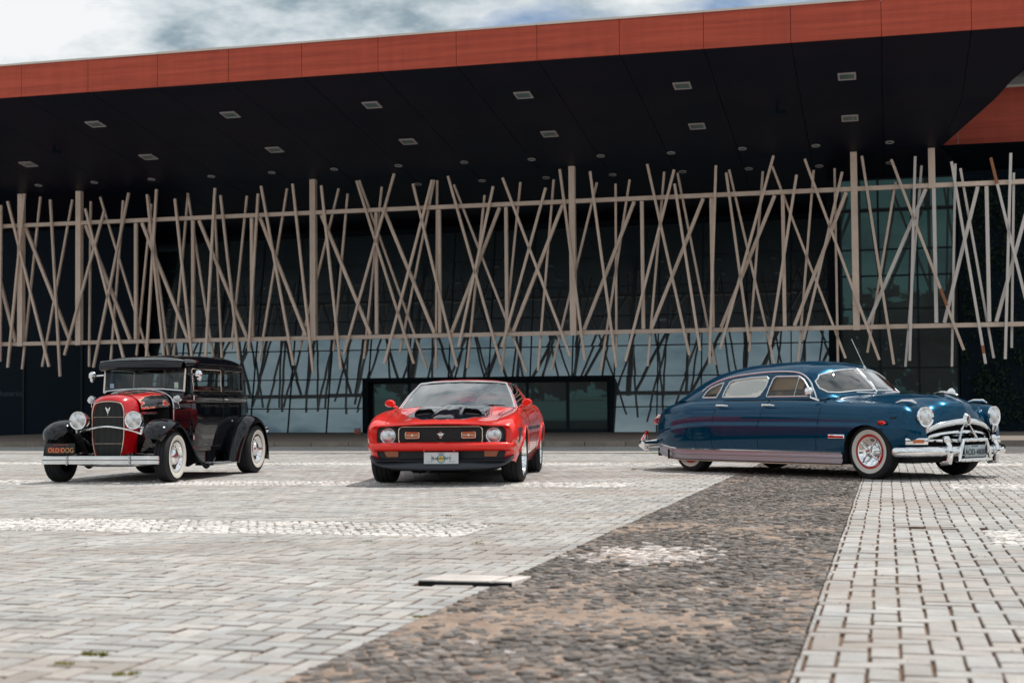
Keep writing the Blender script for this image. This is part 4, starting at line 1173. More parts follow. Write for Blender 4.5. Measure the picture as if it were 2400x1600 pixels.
wrd = [(-1.02, 1.03), (-1.01, 1.12), (-.965, 1.235), (-.90, 1.262), (-.56, 1.292), (-.27, 1.30), (-.225, 1.27), (-.24, 1.17), (-.31, 1.05), (-.36, 1.03)]
wfd = [(-.19, 1.03), (-.17, 1.15), (-.135, 1.275), (-.09, 1.298), (.30, 1.292), (.40, 1.24), (.52, 1.13), (.575, 1.05), (.565, 1.028)]
wws = [(.02, 1.10), (.35, 1.092), (.58, 1.07), (.70, 1.075), (.73, 1.13), (.70, 1.22), (.615, 1.30), (.36, 1.36), (.02, 1.385)]
cuts_ = []
for s in (1, -1):
    for nm, pl in (('q', wq), ('r', wrd), ('f', wfd)):
        VG, i_, FG = cut(VG, FG, pl, (0, 2), lambda C, s=s: C[:, 1] * s > 0.3); cuts_.append((nm, s, i_, pl))
    pl = [(a * s, b) for a, b in wws]
    VG, i_, FG = cut(VG, FG, pl, (1, 2), lambda C: C[:, 0] > 0.36); cuts_.append(('w', s, i_, pl))
roof = part('roof', (VG, FG), M_BLUE, CB, True, 50)
for nm, s, i_, pl in cuts_:
    v, f = clean(VG, i_)
    o = part('windscreen' if nm == 'w' else 'window', (v, f), M_WSG if nm == 'w' else (M_CLEAR if nm == 'r' else M_CGLASS), CB, True)
    Vm = VG[(VG[:, 1] * s > 0.2)] if nm != 'w' else VG[(VG[:, 0] > 0.36)]
    ax, oth = ((0, 2), 1) if nm != 'w' else ((1, 2), 0)
    tr = trim_on(Vm, pl, ax, oth, s if nm != 'w' else 1, 0.010 if nm != 'w' else 0.011, 0.004)
    part('chrome_trim', tr, M_TRIM, o)
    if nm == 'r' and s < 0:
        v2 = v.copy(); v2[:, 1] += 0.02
        part('painted_sky_reflection', (v2, f), M_CREAM, o, label='pale painted sky reflection behind the rear door window')  # added cream panel: sky reflection painted as colour behind the glass
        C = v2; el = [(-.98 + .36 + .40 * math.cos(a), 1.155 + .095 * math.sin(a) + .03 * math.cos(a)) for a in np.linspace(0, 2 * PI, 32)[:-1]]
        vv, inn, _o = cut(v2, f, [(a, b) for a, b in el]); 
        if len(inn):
            v3, f3 = clean(vv, inn); v3[:, 1] -= 0.004; part('painted_reflection_ellipse', (v3, f3), mat('grey_reflection_paint', (0.56, 0.59, 0.57), 0.5), o)  # grey ellipse is the darker part of the painted reflection
for s in (1, -1):
    rail = [(-1.5, 1.12), (-1.40, 1.20), (-1.15, 1.28), (-.75, 1.335), (-.25, 1.362), (.15, 1.355), (.36, 1.31), (.50, 1.22), (.62, 1.09), (.69, .995)]
    pts = []
    Vm = VG[VG[:, 1] * s > 0.25]
    for p in smooth_path([(a, 0, b) for a, b in rail], 6):
        d = (Vm[:, 0] - p.x) ** 2 + (Vm[:, 2] - p.z) ** 2; k = np.argmin(d); pts.append(Vector((p.x, Vm[k, 1] + s * 0.008, p.z)))
    for q in range(2): pts = [pts[0]] + [(pts[i - 1] + pts[i] * 2 + pts[i + 1]) / 4 for i in range(1, len(pts) - 1)] + [pts[-1]]
    part('drip_rail', tube(pts, 0.010, 6), M_TRIM, CB)
    part('vent_post', tube([(.27, s * .79, 1.03), (.305, s * .715, 1.285)], 0.008, 6), M_CHROME, CB)
    # sill trim, ribbed
    RK = []
    prof = [(.01, .318), (.022, .312), (.022, .300), (.006, .296), (.010, .268), (.018, .262), (.018, .252), (.004, .246), (.004, .205), (.020, .200), (.020, .186), (.002, .182), (-.012, .160), (-.06, .158)]
    for x, k in ((-2.40, .80), (-2.30, .845), (-2.20, .885), (-2.0, .927), (-1.80, .96), (-1.3, .992), (-.6, 1.0), (.4, 1.0), (1.235, 1.0)):
        zz = max(0, (-1.9 - x)) * 0.14; RK.append([(x, (.955 * k + d) * s, z + zz) for d, z in prof])
    g_ = np.array(_spl(np.array(RK), 40)); part('sill_trim', gridvf(g_), M_ALU, CB, True, 20)
    st_ = [(-2.28, .845), (-2.0, .927), (-1.80, .96), (-1.3, .992), (-.6, 1.0), (.4, 1.0), (1.235, 1.0)]
    part('chrome_strip', tube([(x, s * (.963 * k + .012), .322 + max(0, (-1.9 - x)) * 0.14) for x, k in st_], 0.010, 6), M_CHROME, CB)
    part('lower_strip', tube([(x, s * (.963 * k + .004), .163 + max(0, (-1.9 - x)) * 0.14) for x, k in st_], 0.008, 6), M_BRASS, CB)
    part('seam_post', box(-2.02, -2.012, s * .93 - .01, s * .93 + .02, .17, .31), M_GAP, CB, False)
    for x, z in ((-.88, .918), (-.02, .918)):
        h_ = part('door_handle', tube([(x - .10, s * .955, z), (x - .06, s * .985, z + .004), (x + .05, s * .985, z + .002), (x + .10, s * .96, z - .006)], [.016, .015, .012, .008], 8), M_CHROME, CB)
        part('lock_button', lathe([(0, .012), (.016, .008), (.02, 0)], 14), M_CHROME, h_, M=Matrix.Translation((x - .115, s * .957, z)) @ Matrix.Rotation(0 if s > 0 else PI, 4, 'Z'))
    # fender marks
    wing_e = part('fender_emblem', xf(extr([(-.07, -.022), (.03, -.022), (.075, 0), (.03, .026), (-.055, .022)], -.004, .006, 'y'), Matrix.Translation((1.90, s * .976, .690))), M_CHROME, CB)
    part('emblem_inset', xf(extr([(-.045, -.01), (.02, -.01), (.045, 0), (.02, .014), (-.035, .01)], .007, .0085, 'y'), Matrix.Translation((1.90, s * .976 if s > 0 else s * .976 - .0155, .690)) @ Matrix.Diagonal((.8, 1, .8, 1))), M_REDL, wing_e, False)
    bd = part('script_badge', rbox(1.01, 1.30, s * .984 - .008, s * .984 + .008, .495, .545, .005), M_CHROME, CB)
    part('badge_inset', box(1.02, 1.285, s * .993 - .001, s * .993 + .001, .502, .528), M_REDL, bd, False)
    # fender top spears
    part('fender_spear', tube([(1.90, s * .70, .935), (2.0, s * .70, .955), (2.14, s * .695, .952), (2.20, s * .69, .925)], [.006, .016, .018, .010], 8, flat=0.7), M_CHROME, CB)
    # headlights in deep chrome rims
    hl = headlamp(CB, 2.325, s * .675, .757, .104, .127, rz=s * 0.10)
    part('bucket', lathe([(.126, -.028), (.142, -.08), (.145, -.16)], 32, 'x'), M_BLUE, hl)
    part('drop', tf(tube([(-.01, 0, -.115), (-.01, 0, -.16), (-.03, 0, -.21)], [.055, .038, .012], 10, flat=0.6)), M_CHROME, hl)
    # parking light box wrapped round the corner
    M = Matrix.Translation((2.265, s * .79, .468)) @ Matrix.Rotation(s * 0.72, 4, 'Z')
    pl_ = part('parking_light', rbox(-.05, .03, -.135, .135, -.042, .042, .012), M_CHROME, CB, M=M)
    part('lens', rbox(.028, .036, -.045, .085, -.022, .022, .004) if s < 0 else rbox(.028, .036, -.085, .045, -.022, .022, .004), M_AMBER, pl_)
    # overriders
    og = part('overrider', tube([(2.36, s * .46, .235), (2.475, s * .46, .255), (2.50, s * .46, .35), (2.485, s * .46, .44), (2.44, s * .46, .50)], [.035, .048, .042, .04, .036], 12, flat=0.75), M_CHROME, CB)
    part('knob', lathe([(0, .05), (.03, .042), (.046, .015), (.046, -.01), (.036, -.03)], 18, 'z'), M_CHROME, og, M=Matrix.Translation((2.445, s * .46, .515)))
    # mirrors and tail lamps
    if s < 0:
        mi = part('side_mirror', tf(lathe([(0, .05), (.03, .045), (.055, .02), (.062, 0), (.058, -.004)], 22, 'x'), (0, 0, 0)), M_CHROME, CB, M=Matrix.Translation((.66, s * .93, 1.085)) @ Matrix.Rotation(PI - 0.5, 4, 'Z') @ Matrix.Rotation(PI, 4, 'Z'))
        part('mirror_arm', tube([(.66, s * .92, 1.05), (.68, s * .92, 1.01), (.80, s * .90, .97)], .012, 8), M_CHROME, CB)
    part('tail_light', tube([(-2.74, s * .52, .70), (-2.80, s * .52, .685)], [.05, .035], 14), M_REDL, CB)
    part('tail_trim', tube([(-2.60, s * .53, .785), (-2.70, s * .53, .775), (-2.765, s * .525, .74)], [.012, .028, .02], 10), M_CHROME, CB)
# grille
part('grille_cavity', join(box(2.10, 2.115, -.66, .66, .36, .74), box(2.115, 2.36, -.60, .60, .355, .36)), M_UNDER, CB, False)
part('nose_inner', gridvf(mirror_grid(surf([[(2.285, .58, .70), (2.33, .38, .665), (2.36, .22, .69), (2.38, 0, .705)], [(2.13, .62, .50), (2.14, .4, .60), (2.14, .22, .66), (2.14, 0, .68)]], 6, 12))), M_UNDER, CB)
top = smooth_path([(2.225, -.70, .515), (2.26, -.64, .575), (2.32, -.46, .645), (2.38, -.22, .69), (2.405, 0, .702), (2.38, .22, .69), (2.32, .46, .645), (2.26, .64, .575), (2.225, .70, .515)], 5)
gr = part('grille', tube(top, [.024 + .014 * math.sin(PI * i / (len(top) - 1)) for i in range(len(top))], 12, flat=0.8), M_CHROME, CB)
mid = smooth_path([(2.20, -.56, .475), (2.26, -.54, .52), (2.31, -.40, .553), (2.36, -.18, .572), (2.375, 0, .576), (2.36, .18, .572), (2.31, .40, .553), (2.26, .54, .52), (2.20, .56, .475)], 5)
part('grille_bar', tube(mid, .027, 10, flat=0.75), M_CHROME, gr)
part('grille_bar', tube(smooth_path([(2.19, -.66, .475), (2.28, -.5, .468), (2.33, -.25, .465), (2.34, 0, .465), (2.33, .25, .465), (2.28, .5, .468), (2.19, .66, .475)], 4), .022, 10), M_CHROME, gr)
part('grille_bar', tube(smooth_path([(2.22, -.46, .515), (2.30, 0, .53), (2.22, .46, .515)], 5), .009, 8), M_CHROME, gr)
for s in (1, -1): part('guide_bar', tube([(2.40, s * .055, .655), (2.40, s * .10, .60), (2.42, s * .185, .46)], [.010, .016, .018], 8), M_CHROME, gr)
part('nose_emblem', tube([(2.395, 0, .715), (2.43, 0, .715)], [.085, .062], 20, flat=0.75), M_CHROME, gr)
part('emblem_inset', tube([(2.431, 0, .715), (2.438, 0, .715)], [.05, .042], 18, flat=0.72), mat('garnet', (.10, .006, .008), .15, 0, 1), gr)
part('emblem_mark', join(tube([(2.442, -.016, .69), (2.442, 0, .745)], .004, 6), tube([(2.442, .016, .69), (2.442, 0, .745)], .004, 6), tube([(2.442, -.016, .692), (2.442, .016, .692)], .004, 6)), M_CHROME, gr)
# bumper
bp = smooth_path([(2.07, -.99, .375), (2.17, -.965, .375), (2.30, -.86, .375), (2.40, -.66, .375), (2.455, -.35, .375), (2.47, 0, .375), (2.455, .35, .375), (2.40, .66, .375), (2.30, .86, .375), (2.17, .965, .375), (2.07, .99, .375)], 5)
sec = [(-.02, -.062), (.012, -.055), (.030, -.03), (.034, 0), (.030, .03), (.012, .052), (-.02, .058)]
GB = []
for i, p in enumerate(bp):
    t = (bp[min(i + 1, len(bp) - 1)] - bp[max(i - 1, 0)]).normalized(); o_ = Vector((t.y, -t.x, 0))
    if o_.dot(Vector((p.x - 1.2, p.y * .6, 0))) < 0: o_ = -o_
    k = 0.55 if i in (0, len(bp) - 1) else (0.85 if i in (1, len(bp) - 2) else 1)
    GB.append([p + o_ * (a * k) + Vector((0, 0, b * k)) for a, b in sec])
bmp = part('front_bumper', gridvf(np.array([[tuple(q) for q in r_] for r_ in GB])), M_CHROME, CB, True, 60)
fr_ = [(2.50, -.225, .505), (2.50, .225, .505), (2.515, .31, .265), (2.515, -.31, .265)]
part('plate_guard', tube(dense([(p[1], p[2]) for p in fr_], .05) and [Vector((2.51, a, b)) for a, b in dense([(p[1], p[2]) for p in fr_], .05)], .024, 10, True), M_CHROME, bmp)
part('guard_mount', box(2.45, 2.50, -.25, .25, .33, .42), M_UNDER, bmp, False)
M_PLATE = mat('plate_grey', (.36, .42, .45), .45); M_INK = mat('plate_ink', (.01, .015, .03), .5)
pt = part('licence_plate', rbox(2.505, 2.513, -.20, .20, .30, .445, .003), M_PLATE, CB)
text('lettering', 'AOD-4808', .098, M_INK, pt, face_mat((2.516, 0, .357), (0, 1, 0), (0, 0, 1)), sx=.86)
text('lettering', 'PR-CURITIBA', .022, M_INK, pt, face_mat((2.516, 0, .430), (0, 1, 0), (0, 0, 1)))
rb_ = smooth_path([(-2.62, -.93, .37), (-2.80, -.80, .37), (-2.92, -.45, .37), (-2.96, 0, .37), (-2.92, .45, .37), (-2.80, .80, .37), (-2.62, .93, .37)], 4)
rbm = part('rear_bumper', tube(rb_, [.045 + .02 * math.sin(PI * i / (len(rb_) - 1)) for i in range(len(rb_))], 12, flat=0.6), M_CHROME, CB)
for s in (1, -1):
    part('overrider', tube([(-2.90, s * .60, .27), (-2.96, s * .60, .33), (-2.97, s * .60, .42), (-2.93, s * .60, .50)], [.03, .06, .055, .03], 12), M_CHROME, rbm)
    part('reflector', tube([(-2.91, s * .60, .50), (-2.905, s * .60, .56)], .026, 10), M_REDL, rbm)
part('underbody', join(box(-2.5, 2.15, -.72, .72, .20, .32), box(1.2, 2.2, -.62, .62, .32, .42), box(-1.2, 1.2, -.85, .85, .17, .22)), M_UNDER, CB, False)
part('wheel_house', join(box(1.25, 2.08, -.70, -.66, .2, .80), box(1.25, 2.08, .66, .70, .2, .80), box(1.25, 2.08, -.94, .94, .74, .76), box(1.2, 1.235, -.94, .94, .2, .76), box(2.08, 2.10, -.90, .90, .38, .72)), M_UNDER, CB, False)
for x, y, st in ((1.64, -.80, .0), (1.64, .80, .0), (-1.60, -.80, 0), (-1.60, .80, 0)): wheel(CB, x, y, .338, .19, 'wire', st)
# bonnet ornament, wipers, antenna, interior
orn = part('hood_ornament', tube([(1.93, 0, 1.045), (2.05, 0, 1.06), (2.22, 0, 1.045), (2.28, 0, 1.02)], [.006, .016, .02, .008], 10, flat=1.8), M_CHROME, CB)
part('ornament_fin', extr([(2.12, 1.055), (2.24, 1.05), (2.235, 1.075), (2.20, 1.105), (2.17, 1.10)], -.012, .012, 'y'), M_CHROME, orn)
part('ornament_stem', tube([(2.10, 0, 1.02), (2.24, 0, .975), (2.34, 0, .935)], [.02, .014, .006], 8), M_CHROME, orn)
part('antenna', join(tube([(.60, -.03, 1.76 + .02), (.80, -.03, 1.42)], .0045, 6), tube([(.80, -.03, 1.42), (.83, -.03, 1.36)], .016, 8)), M_CHROMED, CB)
part('windscreen_divider', tube([(.555, 0, 1.41), (.815, 0, 1.255), (.985, 0, 1.075)], .012, 8), M_CHROME, CB)
for s in (1, -1): part('wiper', join(tube([(1.0, s * .10, 1.065), (.99, s * .40, 1.075)], .007, 6), tube([(1.01, s * .10, 1.06), (1.03, s * .07, 1.055)], .018, 8)), M_CHROME, CB)
part('cabin_floor', join(box(-1.7, .95, -.76, .76, .45, .47), box(.70, .95, -.76, .76, .47, .98), box(-1.75, -1.65, -.74, .74, .47, .99)), M_SEATK, CB, False)
part('dashboard', rbox(.62, .92, -.74, .74, .88, 1.02, .04), M_BLUE, CB)
seat(CB, .02, -.70, .70, .80, M_SEATT, .42); seat(CB, -1.10, -.70, .70, .80, M_SEATT, .42)
hg = GG[18:96:3, 6:-6:2].copy(); hg[:, :, 2] -= .028; hg[:, :, 1] *= .965
part('headliner', gridvf(hg), M_SEATT, CB)
steering(CB, .42, .36, 1.02, .20, .45)

# fit the nose and the bumper to the wheelbase: x and z nudges on whole parts
def nudge(root_, fx):
    def ident(o): return o.location.length < 1e-7 and abs(o.rotation_euler.x) + abs(o.rotation_euler.y) + abs(o.rotation_euler.z) < 1e-7
    def mv(o, top):
        if ident(o):
            n = len(o.data.vertices); a = np.empty(n * 3, np.float32); o.data.vertices.foreach_get('co', a); a = a.reshape(-1, 3)
            fx(top, a); o.data.vertices.foreach_set('co', a.ravel()); o.data.update(); return True
        p = np.array([tuple(o.location)]); fx(top, p); o.location = p[0]; return False
    for c in root_.children:
        if mv(c, c):
            for g in c.children: mv(g, c)
def fx_b(c, a):
    a[:, 0] -= .055 * np.clip((a[:, 0] - 1.0) / .6, 0, 1) - .05 * np.clip((-2.2 - a[:, 0]) / .5, 0, 1)
    nm = c.name.split('.')[0]
    if nm in ('front_bumper', 'overrider', 'licence_plate'): a[:, 2] -= .030
nudge(CB, fx_b)

# ------------------------------------------------------------------ the red fastback coupe
CR_ = root('muscle_car', 'bright red fastback coupe with black hood and amber grille lamps seen head on', 'car', car_M((-.66, 19.1), math.radians(-5)))
def ms(x, r, dx=None): return [(x + (dx[j] if dx else 0), r[j][0], r[j][1]) for j in range(8)]
MS = [
    ms(2.25, [(.79, .425), (.845, .50), (.855, .60), (.835, .675), (.77, .712), (.60, .722), (.32, .735), (0, .742)], [-.05, -.01, 0, -.01, .0, .03, .07, .09]),
    ms(2.18, [(.80, .41), (.865, .49), (.885, .60), (.865, .70), (.79, .748), (.60, .745), (.32, .762), (0, .772)], [-.03, 0, 0, 0, 0, .0, .02, .02]),
    ms(1.95, [(.82, .34), (.895, .46), (.925, .60), (.905, .73), (.825, .805), (.60, .775), (.32, .80), (0, .81)]),
    ms(1.385, [(.85, .24), (.935, .42), (.955, .61), (.93, .76), (.84, .872), (.63, .835), (.34, .868), (0, .88)]),
    ms(.95, [(.84, .21), (.925, .40), (.945, .62), (.925, .77), (.83, .892), (.67, .875), (.38, .915), (0, .925)]),
    ms(.62, [(.84, .20), (.925, .40), (.945, .63), (.925, .79), (.835, .905), (.74, .915), (.42, .945), (0, .952)]),
    ms(0, [(.84, .20), (.925, .40), (.945, .64), (.93, .80), (.86, .905), (.76, .93), (.42, .94), (0, .945)]),
    ms(-.8, [(.84, .20), (.93, .40), (.95, .65), (.94, .80), (.88, .915), (.78, .95), (.42, .96), (0, .965)]),
    ms(-1.385, [(.86, .25), (.95, .42), (.972, .65), (.955, .80), (.89, .93), (.78, .975), (.42, .985), (0, .99)]),
    ms(-2.1, [(.84, .36), (.90, .46), (.925, .65), (.905, .80), (.84, .905), (.74, .935), (.42, .945), (0, .95)]),
    ms(-2.42, [(.78, .44), (.84, .50), (.85, .62), (.83, .76), (.78, .86), (.68, .885), (.4, .89), (0, .89)]),
]
G = mirror_grid(surf(MS, 150, 56))
V0, F0 = gridvf(G)
for s in (1, -1):
    for cx, cz, r_ in ((1.385, .33, .365), (-1.385, .34, .365)):
        ar = [(cx - r_, 0)] + [(cx - r_ * math.cos(a), cz + r_ * math.sin(a)) for a in np.linspace(0, PI, 26)] + [(cx + r_, 0)]
        V0, i_, F0 = cut(V0, F0, ar, (0, 2), lambda C, s=s: C[:, 1] * s > .5)
cabin = [(.56, -.70), (.60, -.4), (.62, 0), (.60, .4), (.56, .70), (-1.2, .72), (-1.9, .5), (-1.9, -.5), (-1.2, -.72)]
V0, i_, F0 = cut(V0, F0, cabin, (0, 1), lambda C: C[:, 2] > .8)
blk = [(.655, -.44), (1.45, -.505), (1.64, -.485), (2.12, -.245), (2.15, 0), (2.12, .245), (1.64, .485), (1.45, .505), (.655, .44)]
V0, bh_, F0 = cut(V0, F0, blk, (0, 1), lambda C: C[:, 2] > .6)
hood = [(.655, -.76), (1.4, -.70), (2.22, -.665), (2.30, -.3), (2.33, 0), (2.30, .3), (2.22, .665), (1.4, .70), (.655, .76)]
stripes = []
for s in (1, -1):
    for pl in ([(1.93, .50), (2.03, .50), (2.05, .675), (1.93, .675)], [(1.80, .640), (1.93, .640), (1.93, .675), (1.79, .675)], [(-.98, .632), (.98, .632), (.98, .675), (-.98, .675)]):
        V0, i2, F0 = cut(V0, F0, pl, (0, 2), lambda C, s=s: C[:, 1] * s > .6); stripes.append(i2)
part('body', (V0, F0), M_RED, CR_, True, 50)
DZ = draper(G.reshape(-1, 3))
v, f = clean(V0, bh_); hb = part('hood_panel', (v, f), M_HOODB, CR_, True, 50, label='gloss black centre of the hood')
for i2 in stripes:
    if len(i2): v, f = clean(V0, i2); part('side_stripe', (v, f), M_SPOIL, CR_, True, 50)
part('pinstripe', trim_on(V0, [(a, b * 1.045) for a, b in blk], (0, 1), 2, 1, .005, -.001, V0[:, 2] > .6), M_SPOIL, CR_)
part('panel_gap', trim_on(V0, hood, (0, 1), 2, 1, .004, -.001, V0[:, 2] > .6), M_GAP, CR_)
for s in (1, -1):
    Vs = V0[V0[:, 1] * s > .5]
    part('panel_gap', trim_on(Vs, [(.62, .25), (.64, .88), (-.62, .90), (-.66, .25)], (0, 2), 1, s, .004, -.001), M_GAP, CR_)
    # wheel arch lips
    for cx, cz in ((1.385, .33), (-1.385, .34)):
        pts = []
        for a in np.linspace(.0, PI, 24):
            x, z = cx - .366 * math.cos(a), cz + .366 * math.sin(a)
            d = (Vs[:, 0] - x) ** 2 + (Vs[:, 2] - z) ** 2; k = np.argsort(d)[:4]; pts.append(Vector((x, Vs[k, 1].mean() + s * .002, z)))
        part('arch_lip', tube(pts, .012, 8), M_RED, CR_)
    # hood scoops
    def SG_(rows_): return surf([[(x, s * y, DZ(x, s * y, o)) for x, y, o in r_] for r_ in rows_], 12, 10)
    part('hood_scoop', gridvf(SG_([
        [(1.02, .17, .002), (1.02, .20, .004), (1.02, .30, .006), (1.02, .39, .004), (1.02, .42, .002)],
        [(1.30, .165, .003), (1.30, .20, .026), (1.30, .30, .034), (1.30, .39, .026), (1.30, .43, .003)],
        [(1.56, .17, .004), (1.565, .20, .050), (1.58, .30, .056), (1.565, .39, .050), (1.56, .43, .004)]])), M_HOODB, hb)
    part('scoop_mouth', gridvf(SG_([
        [(1.555, .18, .006), (1.56, .205, .045), (1.572, .30, .051), (1.56, .385, .045), (1.555, .42, .006)],
        [(1.54, .18, .004), (1.53, .21, .006), (1.53, .30, .006), (1.53, .38, .006), (1.54, .42, .004)]])), M_GAP, hb)
    part('scoop_floor', gridvf(SG_([
        [(1.53, .19, .003), (1.53, .30, .003), (1.53, .41, .003)],
        [(1.66, .24, .0025), (1.66, .30, .0025), (1.66, .37, .0025)]])), M_GAP, hb)
# raised centre of the hood
part('hood_bulge', gridvf(mirror_grid(surf([[(x, y, DZ(x, y, o * k)) for y, o in ((.155, .002), (.14, .016), (.11, .028), (0, .032))] for x, k in ((.66, .3), (.85, .8), (1.3, 1), (1.7, 1), (1.95, .6), (2.06, .12))], 30, 14))), M_HOODB, hb, True, 70)
# greenhouse: windscreen, roof, side glass, fastback
WS = surf([[(.60, .755, .905), (.66, .5, .935), (.69, .25, .948), (.70, 0, .952)],
           [(.28, .68, 1.08), (.32, .46, 1.105), (.35, .24, 1.118), (.36, 0, 1.122)],
           [(-.02, .585, 1.235), (.0, .40, 1.255), (.02, .2, 1.263), (.02, 0, 1.266)]], 20, 16)
part('windscreen', gridvf(mirror_grid(WS)), M_WSG, CR_)
RF = surf([[(-.02, .585, 1.235), (.0, .40, 1.255), (.02, .2, 1.263), (.02, 0, 1.266)],
           [(-.10, .60, 1.245), (-.10, .41, 1.272), (-.10, .2, 1.284), (-.10, 0, 1.288)],
           [(-.6, .615, 1.245), (-.6, .42, 1.285), (-.6, .2, 1.297), (-.6, 0, 1.30)],
           [(-1.15, .60, 1.205), (-1.15, .41, 1.24), (-1.15, .2, 1.252), (-1.15, 0, 1.255)],
           [(-1.35, .60, 1.17), (-1.35, .41, 1.20), (-1.35, .2, 1.21), (-1.35, 0, 1.213)]], 50, 18)
part('roof', gridvf(mirror_grid(RF)), M_RED, CR_, True, 60)
hl_ = mirror_grid(RF).copy(); hl_[:, :, 2] -= .03; hl_[:, :, 1] *= .97; hl_[:, :, 0] -= .03
part('headliner', gridvf(hl_), M_SEATK, CR_)
part('door_trim', join(box(-1.3, .5, .79, .80, .4, .90), box(-1.3, .5, -.80, -.79, .4, .90)), M_SEATK, CR_, False)
RW = surf([[(-1.35, .58, 1.172), (-1.35, .41, 1.20), (-1.35, .2, 1.21), (-1.35, 0, 1.213)], [(-2.05, .62, .985), (-2.08, .41, 1.0), (-2.1, .2, 1.01), (-2.1, 0, 1.012)]], 10, 8)
part('rear_window', gridvf(mirror_grid(RW)), M_DGLASS, CR_)
for s in (1, -1):
    SG = surf([[(.60, s * .765, .90), (.12, s * .73, 1.12), (-.03, s * .595, 1.232)] if False else [(.585, s * .775, .905), (.28, s * .70, 1.075), (-.03, s * .60, 1.228)],
               [(-.6, s * .80, .915), (-.6, s * .725, 1.09), (-.6, s * .635, 1.235)]], 14, 12)
    sw = part('side_window', gridvf(SG), M_DGLASS, CR_)
    part('chrome_trim', join(tube([(-.6, s * .635, 1.238), (-.03, s * .602, 1.232), (.28, s * .702, 1.078), (.585, s * .778, .91)], .009, 6), tube([(-.6, s * .802, .917), (.585, s * .778, .908)], .008, 6)), M_CHROME, sw)
    QP = surf([[(-.6, s * .80, .915), (-.6, s * .725, 1.09), (-.6, s * .635, 1.237), (-.6, s * .615, 1.246)],
               [(-1.0, s * .815, .93), (-1.0, s * .74, 1.08), (-1.0, s * .64, 1.20), (-1.0, s * .605, 1.222)],
               [(-1.5, s * .82, .955), (-1.5, s * .74, 1.03), (-1.5, s * .64, 1.11), (-1.5, s * .58, 1.145)],
               [(-2.1, s * .80, .93), (-2.1, s * .74, .945), (-2.1, s * .66, .96), (-2.1, s * .60, .985)]], 30, 14)
    part('quarter_panel', gridvf(QP), M_RED, CR_, True, 60)
    ql = QP.copy(); ql[:, :, 1] -= s * .025; ql[:, :, 2] -= .012
    part('interior_trim', gridvf(ql), M_SEATK, CR_)
    # A-pillar: red with bright trim on both sides
    ap = surf([[(.60, s * .755, .912), (.28, s * .682, 1.084), (-.02, s * .587, 1.240)], [(.585, s * .778, .908), (.27, s * .704, 1.078), (-.03, s * .603, 1.234)]], 2, 10)
    part('pillar', gridvf(ap), M_RED, CR_)
    part('windscreen_trim', tube([(.605, s * .745, .912), (.285, s * .672, 1.088), (-.015, s * .578, 1.243)], .013, 8), M_CHROME, CR_)
    # mirrors
    mm = tube([(.60, s * .90, .985), (.56, s * .90, .985), (.50, s * .90, .985)], [.036, .050, .047], 16, flat=1.4)
    mr = part('side_mirror', mm, M_RED, CR_)
    part('mirror_stalk', tube([(.55, s * .80, .92), (.55, s * .86, .96)], .018, 8), M_RED, mr)
    part('mirror_glass', tube([(.497, s * .90, .985), (.492, s * .90, .985)], .042, 16, flat=1.35), M_MIRR, mr)
    # lamps
    part('lamp_bezel', lathe([(.112, -.02), (.114, 0.004), (.100, .006), (.098, -.03)], 36, 'x'), M_SPOIL, CR_, M=Matrix.Translation((2.222, s * .632, .592)))
    headlamp(CR_, 2.228, s * .632, .592, .086, .094, bulge=.028)
    # amber lamps in the grille
    fl = [Vector((2.262, s * .336 + a, .597 + b)) for a, b in rrect(.165, .076, .018)]
    gl_ = part('grille_lamp', xf(extr(rrect(.155, .066, .015), 0, .012), Matrix.Translation((2.245, s * .336, .597))), M_AMBER, CR_, True, 30)
    part('frame', tube(fl, .005, 6, True), M_BRASS, gl_)
    part('bar', box(2.259, 2.263, s * .336 - .078, s * .336 + .078, .595, .599), M_CHROME, gl_, False)
    part('boss', tube([(2.255, s * .336, .597), (2.270, s * .336, .597)], [.017, .012], 14), M_CHROME, gl_)
    # turn signals below the bumper
    ts = part('turn_signal', xf(extr([(-.085, .030), (.085, .030), (.085 if s < 0 else .055, -.034), (-.055 if s < 0 else -.085, -.034)], 0, .02), Matrix.Translation((2.185, s * .60, .375))), M_AMBER, CR_, True, 30)
    part('marker_light', box(2.10, 2.16, s * .888 - .006, s * .888 + .006, .45, .49), M_AMBER, CR_, False)
    # inner ends of the fender fronts
    part('fender_end', gridvf(surf([[(2.20, s * .79, .425), (2.24, s * .845, .50), (2.25, s * .855, .60), (2.24, s * .835, .675), (2.25, s * .77, .712)],
                                    [(2.16, s * .755, .44), (2.20, s * .768, .50), (2.20, s * .772, .60), (2.20, s * .765, .66), (2.22, s * .74, .695)]], 4, 14)), M_RED, CR_)
part('header_trim', tube([(-.015, -.578, 1.243), (.01, -.40, 1.262), (.028, -.2, 1.27), (.03, 0, 1.273), (.028, .2, 1.27), (.01, .40, 1.262), (-.015, .578, 1.243)], .012, 8), M_CHROME, CR_)
part('nose_lip', tube(smooth_path([(2.25, -.77, .708), (2.28, -.60, .716), (2.32, -.32, .729), (2.34, 0, .735), (2.32, .32, .729), (2.28, .60, .716), (2.25, .77, .708)], 4), .013, 8), M_RED, CR_)
M_GRL = mat('grille_black', (.006, .007, .009), .5); nb = NB(M_GRL)
vo = nb.n('ShaderNodeTexVoronoi'); vo.inputs['Scale'].default_value = 60; nb.l(obj_coord(nb), vo.inputs['Vector']); nb.bump(vo.outputs['Distance'], 0.8, .006)
gp = part('grille', box(2.19, 2.20, -.80, .80, .40, .735), M_GRL, CR_, False)
part('grille_insert', xf(extr(rrect(.99, .20, .045), 0, .03), Matrix.Translation((2.203, 0, .597))), M_GRL, gp, True, 30)
part('chrome_frame', tube([Vector((2.25, a, .597 + b)) for a, b in rrect(1.0, .205, .05)], .008, 8, True), M_BRASS, gp)
